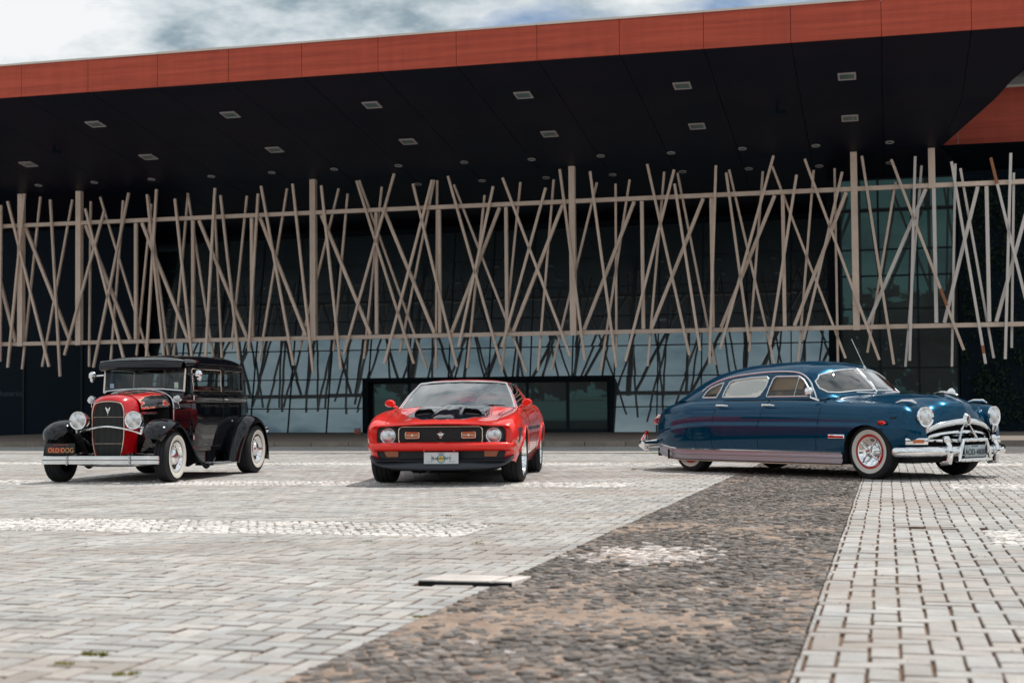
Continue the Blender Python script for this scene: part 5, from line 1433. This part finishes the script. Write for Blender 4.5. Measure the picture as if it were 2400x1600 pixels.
hz = [(-.085, .012), (-.045, .032), (-.015, .022), (.02, .025), (.045, .034), (.06, .022), (.088, .018), (.05, .008), (.03, -.006), (.045, -.028), (.012, -.012), (-.02, -.010), (-.045, -.030), (-.04, -.006), (-.055, .008)]
em = part('horse_emblem', xf(extr([(-a * .55, b * .62) for a, b in hz], 0, .008), Matrix.Translation((2.24, 0, .600))), M_CHROME, gp, True, 30)
part('emblem_bar', join(box(2.236, 2.239, -.011, -.004, .557, .637), box(2.236, 2.239, .004, .011, .557, .637)), M_BRASS, em, False)
part('emblem_bar', box(2.236, 2.2395, -.004, .004, .557, .637), M_REDL, em, False)
# bumper, valance, spoiler, plate
bsec = [(-.10, .508), (.0, .512), (.035, .495), (.045, .462), (.030, .432), (.0, .418), (-.12, .412)]
bpath = [(2.12, .878), (2.22, .855), (2.30, .74), (2.345, .45), (2.36, .2), (2.365, 0)]
BG = mirror_grid(surf([[(x + dx_, y, z + .03 * (abs(y) / .88) ** 6 * 0) for x, y in bpath] for dx_, z in bsec], 14, 40))
part('front_bumper', gridvf(BG), M_RED, CR_, True, 60)
part('bumper_notch', join(box(2.36, 2.395, .17, .185, .405, .435), box(2.36, 2.395, -.185, -.17, .405, .435)), M_RED, CR_, False)
part('valance', join(box(2.10, 2.175, -.80, .80, .27, .415), box(2.175, 2.34, -.78, .78, .295, .300)), M_SPOIL, CR_, False)
part('valance_corner', gridvf(mirror_grid(surf([[(1.80, .895, .40), (2.0, .89, .425), (2.14, .86, .43), (2.21, .80, .42)], [(1.86, .85, .25), (2.02, .85, .28), (2.16, .80, .29), (2.2, .76, .30)]], 6, 10))[:, :10] if False else surf([[(1.80, .895, .36), (2.0, .89, .41), (2.14, .86, .43), (2.21, .78, .42)], [(1.86, .86, .25), (2.02, .85, .28), (2.16, .80, .29), (2.2, .74, .30)]], 6, 10)), M_RED, CR_)
part('valance_corner', gridvf(surf([[(1.80, -.895, .36), (2.0, -.89, .41), (2.14, -.86, .43), (2.21, -.78, .42)], [(1.86, -.86, .25), (2.02, -.85, .28), (2.16, -.80, .29), (2.2, -.74, .30)]], 6, 10)), M_RED, CR_)
spl = [(0, .315, .185), (.35, .313, .190), (.60, .31, .205), (.71, .315, .225), (.80, .34, .265), (.865, .365, .325)]
SGR = []
for y, zt_, zb_ in spl:
    x_ = 2.30 - .10 * (y / .93) ** 2 - (0.10 if y > .84 else 0)
    SGR.append([(x_ - .04, y * .97, zt_ + .003), (x_ + .005, y, zt_ - .01), (x_ + .045, y, (zt_ + zb_) / 2), (x_ + .055, y, zb_ + .012), (x_ + .02, y, zb_)])
part('chin_spoiler', gridvf(mirror_grid(np.swapaxes(surf(SGR[::-1], 34, 10), 0, 1))), M_SPOIL, CR_, True, 60)
M_PW = mat('plate_white', (.66, .68, .70), .4); pl2 = part('licence_plate', rbox(2.352, 2.358, -.185, .225, .262, .398, .003), M_PW, CR_, label='white club plate')
M_YB = mat('plate_yellow', (.72, .55, .16), .5); M_BB = mat('plate_blue', (.06, .30, .50), .5)
part('round_badge', tube([(2.3585, .02, .322), (2.3592, .02, .322)], .052, 28), M_BB, pl2)
part('badge_centre', tube([(2.3593, .02, .322), (2.3599, .02, .322)], .038, 28), M_YB, pl2)
text('lettering', 'Roadsters', .058, M_INK, pl2, face_mat((2.3605, .02, .329), (0, 1, .04), (0, 0, 1)), sx=.95)
text('lettering', 'CURITIBA', .018, M_INK, pl2, face_mat((2.3605, .02, .384), (0, 1, 0), (0, 0, 1)))
for s in (1, -1):
    part('scroll_mark', join(tube([(2.359, .02 + s * .11, .29), (2.359, .02 + s * .118, .33), (2.359, .02 + s * .11, .37)], .0022, 4), tube([(2.359, .02 + s * .09, .292), (2.359, .02 + s * .13, .286), (2.359, .02 + s * .17, .292)], .002, 4)), M_BB, pl2)
part('underbody', join(box(-2.3, 2.1, -.62, .62, .17, .30), box(.98, 1.79, -.62, .62, .30, .75), box(-1.79, -.98, -.60, .60, .30, .75)), M_UNDER, CR_, False)
part('exhaust', join(box(.9, 1.5, -.25, .25, .12, .18), tube([(1.9, -.3, .16), (-2.2, -.3, .2)], .035, 8)), M_UNDER, CR_, False)
for x, y in ((1.385, -.80), (1.385, .80), (-1.385, -.815), (-1.385, .815)): wheel(CR_, x, y, .328, .255, 'mag', -0.06 if x > 0 else 0)
part('cabin_floor', join(box(-1.9, .62, -.72, .72, .45, .47), box(.50, .62, -.72, .72, .47, .90)), M_SEATK, CR_, False)
part('parcel_shelf', rbox(-1.95, -1.2, -.66, .66, .90, .93, .01), M_SEATK, CR_)
part('dashboard', rbox(.30, .62, -.72, .72, .78, .93, .04), M_SEATK, CR_)
for y0 in (-.60, .12): seat(CR_, -.42, y0, y0 + .48, .60, M_SEATK, .50)
seat(CR_, -1.15, -.60, .60, .62, M_SEATK, .36)
steering(CR_, .22, .36, .95, .185, .30)
part('rearview_mirror', rbox(.10, .125, -.10, .10, 1.165, 1.205, .008), M_SEATK, CR_)
part('wiper', join(tube([(.70, .10, .962), (.60, -.45, .965)], .006, 6), tube([(.66, .62, .945), (.62, .05, .975)], .006, 6)), M_GAP, CR_)

# ------------------------------------------------------------------ the black hot rod
CK = root('hot_rod', 'black old two-door hot rod sedan with red flamed nose and whitewall tyres', 'car', car_M((-4.905, 19.80), math.radians(-11.5)))
LB = [
    [(.66, .46, .40), (.66, .485, .66), (.66, .495, .93), (.66, .49, 1.04), (.66, .45, 1.12), (.66, .30, 1.175), (.66, 0, 1.20)],
    [(.50, .54, .38), (.50, .565, .66), (.50, .575, .95), (.50, .575, 1.07), (.50, .555, 1.13), (.50, .32, 1.185), (.50, 0, 1.205)],
    [(.28, .60, .36), (.28, .635, .66), (.28, .645, .95), (.28, .645, 1.08), (.28, .63, 1.15), (.28, .33, 1.19), (.28, 0, 1.2)],
]
SB_ = []
for x, k, dz in ((.66, 0, 0), (.50, 0, 0), (.28, 0, 0), (-.2, 0, 0), (-.8, 0, 0), (-1.35, 0, 0), (-1.55, 0, 0), (-1.68, 0, 0), (-1.72, 0, 0)):
    w = {.66: .49, .50: .575, .28: .645, -.2: .675, -.8: .685, -1.35: .685, -1.55: .64, -1.68: .42, -1.72: 0}[x]
    SB_.append([(x, w * .93, .36), (x, w * .98, .62), (x, w, .95), (x, w, 1.055), (x, w + (.012 if w else 0), 1.075), (x, w + (.012 if w else 0), 1.10), (x, w * .99, 1.12), (x, w * .98, 1.165)])
SBG = surf(SB_, 90, 34); V0, F0 = gridvf(SBG)
dr = [(-.60, .42), (-.60, 1.155), (.335, 1.155), (.36, .80), (.45, .42)]
V0, d_i, F0 = cut(V0, F0, dr, (0, 2))
for s in (1, -1):
    VV = V0.copy(); VV[:, 1] *= s
    part('body', (VV, F0), M_BLACK, CK, True, 40)
    v, f = clean(VV, d_i); dd = part('door', (v, f), M_BLACK, CK, True, 40)
    gapline(V0, dr, s, CK)
    part('pinstripe', tube([(.45, s * .60, 1.045), (.28, s * .648, 1.047), (-.2, s * .678, 1.049), (-.8, s * .688, 1.05), (-1.35, s * .688, 1.05), (-1.55, s * .642, 1.05)], .0045, 6), M_BRASS, CK)
    part('belt_moulding', tube([(.5, s * .58, 1.10), (.28, s * .655, 1.105), (-.2, s * .688, 1.11), (-.8, s * .698, 1.112), (-1.35, s * .698, 1.11), (-1.55, s * .655, 1.11)], .010, 6), M_BLACK, CK)
    part('door_handle', join(tube([(-.52, s * .69, 1.07), (-.52, s * .735, 1.075)], .012, 8), tube([(-.50, s * .735, 1.078), (-.63, s * .735, 1.07)], [.013, .009], 8)), M_CHROME, dd)
    for z in (1.09, .55): part('hinge', tube([(.34, s * .655, z - .03), (.34, s * .655, z + .03)], .010, 8), M_CHROME, dd)
# upper body: window band and roof
UB = []
for x in (.44, .30, -.2, -.8, -1.30, -1.50, -1.62, -1.66):
    w = {.44: .60, .30: .635, -.2: .665, -.8: .675, -1.30: .67, -1.50: .62, -1.62: .42, -1.66: 0}[x]
    r = {.44: 0, .30: .02, -.2: .055, -.8: .065, -1.30: .035, -1.50: -.02, -1.62: -.06, -1.66: -.075}[x]
    UB.append([(x, w, 1.16), (x, w * .99, 1.25), (x, w * .975, 1.50), (x, w * .965, 1.545), (x, w * .91, 1.59 + r * .25), (x, w * .74, 1.625 + r * .6), (x, w * .4, 1.635 + r * .8), (x, 0, 1.64 + r)])
UG = mirror_grid(surf(UB, 80, 44)); VU, FU = gridvf(UG)
wins = []
for s in (1, -1):
    for pl in ([(-.545, 1.185), (-.555, 1.46), (-.535, 1.485), (.315, 1.485), (.335, 1.46), (.30, 1.185)], [(-1.35, 1.20), (-1.365, 1.44), (-1.33, 1.475), (-.69, 1.485), (-.66, 1.46), (-.66, 1.19)]):
        VU, i_, FU = cut(VU, FU, pl, (0, 2), lambda C, s=s: C[:, 1] * s > .45); wins.append((s, pl, i_))
bwin = [(-.30, 1.28), (.30, 1.28), (.30, 1.46), (-.30, 1.46)]
VU, rw_, FU = cut(VU, FU, bwin, (1, 2), lambda C: C[:, 0] < -1.5)
part('roof', (VU, FU), M_BLACK, CK, True, 50)
for s, pl, i_ in wins:
    v, f = clean(VU, i_); v[:, 1] -= s * .012
    o = part('window', (v, f), M_CGLASS, CK)
    part('frame', trim_on(VU[VU[:, 1] * s > .4], pl, (0, 2), 1, s, .008, .0), M_BRASS if pl[0][0] > -.6 else M_BLACK, o)
part('drip_rail', join(*[tube([(.42, s * .60, 1.555), (.0, s * .655, 1.56), (-.8, s * .668, 1.565), (-1.35, s * .66, 1.55)], .008, 6) for s in (1, -1)]), M_BLACK, CK)
# visor and windscreen
VI = mirror_grid(surf([[(.44, .585, 1.50), (.44, .4, 1.50), (.44, 0, 1.50)], [(.60, .60, 1.478), (.61, .4, 1.480), (.62, 0, 1.482)], [(.625, .60, 1.50), (.635, .4, 1.502), (.645, 0, 1.504)], [(.60, .605, 1.555), (.61, .4, 1.575), (.62, 0, 1.58)], [(.50, .60, 1.60), (.50, .4, 1.632), (.50, 0, 1.645)], [(.40, .57, 1.605), (.40, .4, 1.638), (.40, 0, 1.652)]], 16, 14))
part('sun_visor', gridvf(VI), M_BLACK, CK, True, 50, label='deep peaked visor above the windscreen')
part('visor_strip', tube([(.585, -.60, 1.585), (.60, -.3, 1.605), (.61, 0, 1.61), (.60, .3, 1.605), (.585, .60, 1.585)], .007, 6), M_CHROME, CK)
wsf = [(-.575, 1.185), (.575, 1.185), (.575, 1.475), (-.575, 1.475)]
ws = part('windscreen', gridvf(surf([[(.500, .575, 1.18), (.515, 0, 1.205), (.500, -.575, 1.18)], [(.46, .575, 1.478), (.46, 0, 1.478), (.46, -.575, 1.478)]], 6, 16)), M_CGLASS, CK)
part('windscreen_frame', join(tube([(.505, .585, 1.17), (.462, .585, 1.485)], .013, 8), tube([(.505, -.585, 1.17), (.462, -.585, 1.485)], .013, 8), tube([(.465, -.585, 1.483), (.465, .585, 1.483)], .010, 8)), M_BRASS, ws)
part('windscreen_frame', tube([(.505, .585, 1.178), (.525, .3, 1.205), (.535, 0, 1.213), (.525, -.3, 1.205), (.505, -.585, 1.178)], .020, 8), M_CHROMED, ws)
for s in (1, -1): part('windscreen_post', box(.36, .46, s * .595 - .02, s * .595 + .02, 1.14, 1.50), M_BLACK, CK, False)
part('wiper', tube([(.485, .28, 1.475), (.50, .40, 1.36)], .005, 6), M_CHROME, CK)
# cowl top
CW = mirror_grid(surf([[(.66, .48, .95), (.66, .475, 1.06), (.66, .42, 1.135), (.66, .24, 1.18), (.66, 0, 1.195)], [(.48, .57, 1.0), (.48, .565, 1.12), (.48, .46, 1.165), (.48, .25, 1.195), (.48, 0, 1.20)]], 8, 20))
part('cowl', gridvf(CW), M_BLACK, CK)
ar = smooth_path([(.665, .505, .50), (.665, .508, .75), (.665, .505, .98), (.665, .47, 1.09), (.665, .36, 1.16), (.665, .2, 1.195), (.665, 0, 1.207), (.665, -.2, 1.195), (.665, -.36, 1.16), (.665, -.47, 1.09), (.665, -.505, .98), (.665, -.508, .75), (.665, -.505, .50)], 4)
part('cowl_band', tube(ar, .012, 8), M_CHROMED, CK)
# hood with flames
M_FLAME = mat('flamed_hood_paint', (.01, .01, .012), .26, 0, 1.0); nb = NB(M_FLAME)
oc = obj_coord(nb); mp = nb.n('ShaderNodeMapping'); mp.inputs['Scale'].default_value = (1.1, 8.5, 8.5); nb.l(oc, mp.inputs['Vector'])
fz = nb.noise(1.0, 2.0, .4, mp.outputs[0], .8); sx_ = nb.n('ShaderNodeSeparateXYZ'); nb.l(oc, sx_.inputs[0])
m1 = nb.n('ShaderNodeMath', operation='MULTIPLY_ADD'); nb.l(fz, m1.inputs[0]); m1.inputs[1].default_value = 2.1; nb.l(sx_.outputs[0], m1.inputs[2])
nb.l(nb.ramp(m1.outputs[0], [(0, (.008, .008, .010))]), nb.b.inputs['Base Color'])
r = nb.n('ShaderNodeMapRange'); r.inputs[1].default_value = 1.80; r.inputs[2].default_value = 2.25; nb.l(m1.outputs[0], r.inputs[0])
nb.l(nb.ramp(r.outputs[0], [(0.30, (.008, .008, .010)), (0.36, (.75, .40, .28)), (0.46, (.62, .10, .05)), (0.60, (.52, .008, .012))]), nb.b.inputs['Base Color'])
HK = mirror_grid(surf([[(1.265, .335, .93), (1.265, .32, 1.02), (1.265, .25, 1.09), (1.265, .135, 1.13), (1.265, 0, 1.142)],
                       [(1.05, .39, .95), (1.05, .375, 1.045), (1.05, .30, 1.115), (1.05, .16, 1.15), (1.05, 0, 1.162)],
                       [(.66, .47, .97), (.66, .455, 1.07), (.66, .37, 1.145), (.66, .20, 1.182), (.66, 0, 1.195)]], 30, 26))
part('hood', gridvf(HK), M_FLAME, CK, True, 60, label='black hood top with red and pale flames')
part('hood_hinge', tube([(1.27, 0, 1.146), (1.05, 0, 1.166), (.66, 0, 1.199)], .005, 6), M_CHROME, CK)
# radiator shell and grille
M_GRB = mat('dark_grille_metal', (.16, .165, .17), .35, 1.0)
def shell_y(t, w): return w
outer = [(.27, .36), (.295, .60), (.31, .85), (.305, .99), (.25, 1.085), (.13, 1.125), (0, 1.135)]
inner = [(.175, .345), (.215, .55), (.222, .80), (.215, .93), (.18, 1.01), (.10, 1.035), (0, 1.042)]
o_ = np.array([(1.27, a, b) for a, b in outer]); f_ = np.array([(1.498, a * .775, b * .935 + .02) for a, b in outer]); n_i = np.array([(1.505, a, b) for a, b in inner]); n_b = np.array([(1.47, a * .97, b - .01) for a, b in inner])
SHG = mirror_grid(surf([o_, (o_ * .42 + f_ * .58) + np.array([0, .0, .012]) + (o_ - f_) * np.array([0, .2, .1]), f_, (f_ + n_i) / 2 + np.array([.012, 0, 0]), n_i, n_b], 14, 30))
sh = part('radiator_shell', gridvf(SHG), M_REDF, CK, True, 60, label='bright red radiator shell')
part('grille_back', extr([(a, b) for a, b in inner] + [(-a, b) for a, b in inner[::-1][1:]], 1.44, 1.455), M_UNDER, sh, False)
fr = [Vector((1.512, a, b)) for a, b in inner] + [Vector((1.512, -a, b)) for a, b in inner[::-1][1:]]
part('grille_frame', tube(smooth_path(fr, 4), .008, 8), M_BRASS, sh)
def topz(y):
    P = inner
    for (a, b), (c, d) in zip(P[:-1], P[1:]):
        pass
    ys = [p[0] for p in P[3:]][::-1]; zs_ = [p[1] for p in P[3:]][::-1]; return float(np.interp(abs(y), ys, zs_))
for k in range(-12, 13):
    y = k * .0168
    zb = .35 if abs(y) < .175 else .35 + (abs(y) - .175) * 5
    part('grille_bar', tube([(1.490, y, zb), (1.502, y, .7), (1.495, y, topz(y) - .008)], .0024, 5), M_GRB, sh)
for z in (.84, .50): part('cross_bar', tube([(1.50, -.215, z), (1.512, 0, z), (1.50, .215, z)], .0045, 6), M_BRASS, sh)
part('vee_emblem', join(tube([(1.518, -.03, .965), (1.522, 0, .89)], [.009, .006], 8), tube([(1.518, .03, .965), (1.522, 0, .89)], [.009, .006], 8), tube([(1.519, 0, .905), (1.519, 0, .95)], .012, 8), tube([(1.519, 0, .86), (1.519, 0, .90)], .004, 6)), M_CHROME, sh)
# engine bay seen under the hood
en = part('engine', join(rbox(.78, 1.30, -.22, .22, .48, .86, .03), box(.68, .70, -.45, .45, .40, .98), rbox(.80, 1.20, .20, .30, .62, .76, .03), rbox(.80, 1.20, -.30, -.20, .62, .76, .03)), M_UNDER, CK)
for s in (1, -1):
    part('valve_cover', rbox(.80, 1.24, s * .30 - .05, s * .30 + .05, .875, .905, .012), mat('ribbed_red', (.36, .02, .05), .3, .4), en)
    part('cover_rail', join(box(.82, 1.22, s * .355 - .004, s * .355 + .004, .872, .878), *[box(.84 + k * .045, .86 + k * .045, s * .352 - .003, s * .352 + .003, .88, .90) for k in range(8)]), M_CHROMED, en, False)
    part('exhaust_header', join(*[tube(smooth_path([(.86 + k * .12, s * .26, .70), (.86 + k * .12, s * .36, .68), (.84 + k * .10, s * .38, .55), (.70, s * .36, .38)], 4), .022, 8) for k in range(4)]), M_CHROMED, en)
    part('frame_rail', join(box(-1.7, 1.45, s * .36 - .04, s * .36 + .04, .27, .37)), M_BLACK, CK, False)
    part('frame_horn', tube(smooth_path([(1.40, s * .34, .34), (1.55, s * .36, .36), (1.66, s * .38, .30)], 4), .03, 8), M_BLACK, CK)
    # headlights
    headlamp(CK, 1.585, s * .385, .80, .105, .118, .20, rz=s * .0, bucket=M_CHROME, bulge=.02)
    part('lamp_horn', tube([(1.30, s * .50, .72), (1.40, s * .47, .66), (1.50, s * .43, .70)], [.028, .04, .02], 10), M_CHROME, CK)
    part('turn_lamp', tube([(1.42, s * .47, .655), (1.50, s * .47, .655)], [.02, .034], 12), M_CHROME, CK)
    # cowl lamps
    cl = headlamp(CK, .80, s * .62, 1.075, .045, .052, .10, bucket=M_CHROME, bulge=.015, name='cowl_lamp')
    part('bracket', tf(tube(smooth_path([(-.03, 0, -.05), (-.06, s * .0, -.12), (-.12, -s * .10, -.13)], 4), .010, 8)), M_CHROME, cl)
    # mirrors
    mr = part('side_mirror', lathe([(0, .045), (.028, .042), (.05, .02), (.056, 0), (.052, -.006), (0, -.006)], 22, 'x'), M_CHROME, CK, M=Matrix.Translation((.47, s * .775, 1.405)))
    part('mirror_arm', tube([(.45, s * .60, 1.41), (.455, s * .76, 1.40)], .010, 8), M_CHROME, CK)
    part('mirror_pod', lathe([(0, .03), (.02, .025), (.032, 0), (.02, -.025), (0, -.03)], 16, 'x'), M_CHROME, CK, M=Matrix.Translation((.455, s * .785, 1.345)))
    # fenders
    def sweep(path, secs, name, n1, n2):
        P = [np.array(p) for p in path]; rows_ = []
        for i, p in enumerate(P):
            t = P[min(i + 1, len(P) - 1)][:2] - P[max(i - 1, 0)][:2]; t = t / np.linalg.norm(t); nn = np.array([-t[1], t[0]])
            if nn @ (p[:2] - np.array([p[4] if len(p) > 4 else 0, .30])) < 0: nn = -nn
            yi, yo_ = p[2], p[3]
            rows_.append([(p[0] + nn[0] * d, s * (yi + (yo_ - yi) * q), p[1] + nn[1] * d) for q, d in secs])
        return part(name, gridvf(surf(rows_, n1, n2)), M_BLACK, CK, True, 60)
    secs = [(0, -.07), (.12, -.015), (.38, .012), (.66, .008), (.88, -.025), (.98, -.062), (1.0, -.10)]
    sweep([(1.74, .56, .60, .80, 1.3), (1.70, .665, .54, .85, 1.3), (1.58, .75, .50, .875, 1.3), (1.42, .795, .47, .885, 1.3), (1.25, .795, .47, .885, 1.3), (1.08, .735, .48, .88, 1.3), (.92, .62, .50, .87, 1.3), (.76, .47, .53, .865, 1.3), (.58, .325, .56, .86, 1.3), (.36, .225, .58, .86, 1.0), (.10, .185, .60, .86, .5)], secs, 'front_fender', 60, 20)
    sweep([(-.66, .19, .60, .86, -1.31), (-.72, .40, .60, .88, -1.31), (-.80, .58, .60, .91, -1.31), (-.95, .745, .60, .935, -1.31), (-1.15, .825, .60, .95, -1.31), (-1.35, .825, .60, .95, -1.31), (-1.55, .75, .60, .945, -1.31), (-1.70, .60, .58, .935, -1.31), (-1.79, .40, .56, .93, -1.31), (-1.85, .19, .55, .92, -1.31)], secs, 'rear_fender', 50, 20)
    part('fender_apron', join(gridvf(np.array([[(1.35, s * .36, .36), (1.35, s * .50, .72)], [(.9, s * .40, .36), (.9, s * .52, .60)], [(.5, s * .50, .30), (.5, s * .58, .34)]]))), M_BLACK, CK, False)
    part('inner_fender', join(box(-1.78, -.75, s * .60 - .01, s * .60 + .01, .30, .80)), M_UNDER, CK, False)
    rbd = part('running_board', rbox(-.68, .18, min(s * .60, s * .86), max(s * .60, s * .86), .165, .19, .008), M_BLACK, CK)
    part('step_strip', box(-.66, .16, s * .862 - .004, s * .862 + .004, .168, .188), M_CHROMED, rbd, False)
    part('step_plate', box(-.50, .0, min(s * .64, s * .84), max(s * .64, s * .84), .1905, .195), M_ALU, rbd, False)
    part('splash_panel', box(-.75, .45, s * .595 - .006, s * .595 + .006, .19, .37), M_BLACK, CK, False)
    part('tail_light', tube([(-1.80, s * .80, .62), (-1.92, s * .80, .62)], [.03, .05], 14), M_CHROME, CK)
    part('tail_bracket', tube([(-1.6, s * .78, .56), (-1.85, s * .82, .56)], .012, 6), M_CHROME, CK)
    wheel(CK, 1.32, s * .765, .326, .19, 'hot', 0.03); wheel(CK, -1.31, s * .80, .352, .23, 'hot')
part('lamp_bar', tube(smooth_path([(1.50, -.46, .62), (1.53, -.30, .675), (1.56, 0, .72), (1.53, .30, .675), (1.50, .46, .62)], 6), .013, 8), M_CHROME, CK)
part('front_axle', join(tube(smooth_path([(1.32, -.70, .33), (1.32, -.5, .24), (1.32, 0, .22), (1.32, .5, .24), (1.32, .70, .33)], 4), .025, 8), tube([(1.38, -.6, .36), (1.38, .6, .36)], .014, 6)), M_CHROMED, CK)
fb = part('front_bumper', join(*[tube(smooth_path([(1.70, -.80, z), (1.765, -.765, z), (1.785, -.4, z), (1.79, 0, z), (1.785, .4, z), (1.765, .765, z), (1.70, .80, z)], 4), r_, 10, flat=.45) for z, r_ in ((.338, .012), (.314, .015), (.278, .015), (.256, .010))]), M_CHROME, CK)
part('bumper_back', rbox(1.70, 1.765, -.78, .78, .25, .34, .01), M_UNDER, fb)
part('bumper_arm', join(box(1.4, 1.75, -.37, -.34, .28, .32), box(1.4, 1.75, .34, .37, .28, .32)), M_BLACK, fb, False)
part('bumper_clamp', join(box(1.80, 1.806, -.43, -.41, .235, .355), box(1.80, 1.806, .43, .45, .235, .355)), M_CHROMED, fb, False)
M_PK = mat('plate_black', (.012, .012, .014), .4); M_OR = mat('plate_orange', (.72, .36, .14), .5)
lp = part('licence_plate', rbox(1.715, 1.722, -.76, -.35, .365, .510, .003), M_PK, CK, label='black plate with orange letters')
part('red_print', xf(extr([(-.16, .02), (-.10, .035), (-.02, .02), (.05, .03), (.06, -.02), (.0, -.045), (-.10, -.03), (-.16, -.04)], 0, .0008), Matrix.Translation((1.7225, -.57, .43))), mat('plate_red_print', (.32, .02, .015), .5), lp, False)
text('lettering', 'OLD·DOG', .088, M_OR, lp, face_mat((1.7245, -.545, .420), (0, 1, 0), (0, 0, 1)), sx=.88)
text('lettering', 'FORD TUDOR A 1930', .022, mat('plate_red_ink', (.45, .10, .06), .5), lp, face_mat((1.7245, -.55, .490), (0, 1, 0), (0, 0, 1)))
part('underbody', join(box(-1.7, 1.3, -.32, .32, .22, .30), box(-1.60, .6, -.6, .6, .34, .37)), M_UNDER, CK, False)
part('cabin_floor', join(box(-1.6, .5, -.62, .62, .40, .42), box(.40, .46, -.56, .56, .42, 1.15)), M_SEATR, CK, False)
part('dashboard', rbox(.34, .46, -.56, .56, .98, 1.16, .02), M_SEATR, CK)
for y0 in (-.52, .06): seat(CK, -.35, y0, y0 + .46, .80, M_SEATR, .52)
seat(CK, -1.25, -.55, .55, .80, M_SEATR, .45)
part('door_trim', join(box(-.6, .30, .60, .61, .5, 1.14), box(-.6, .30, -.61, -.60, .5, 1.14)), M_SEATR, CK, False)
steering(CK, .18, .30, 1.10, .19, .35)
part('sticker', box(.498, .499, -.50, -.44, 1.23, 1.29), mat('sticker_blue', (.35, .45, .6), .5), CK, False, label='small blue and white sticker low in the corner of the windscreen')
part('sticker', box(.498, .499, .44, .50, 1.22, 1.30), mat('sticker_green', (.5, .62, .5), .5), CK, False, label='pale green sticker low in the windscreen corner')
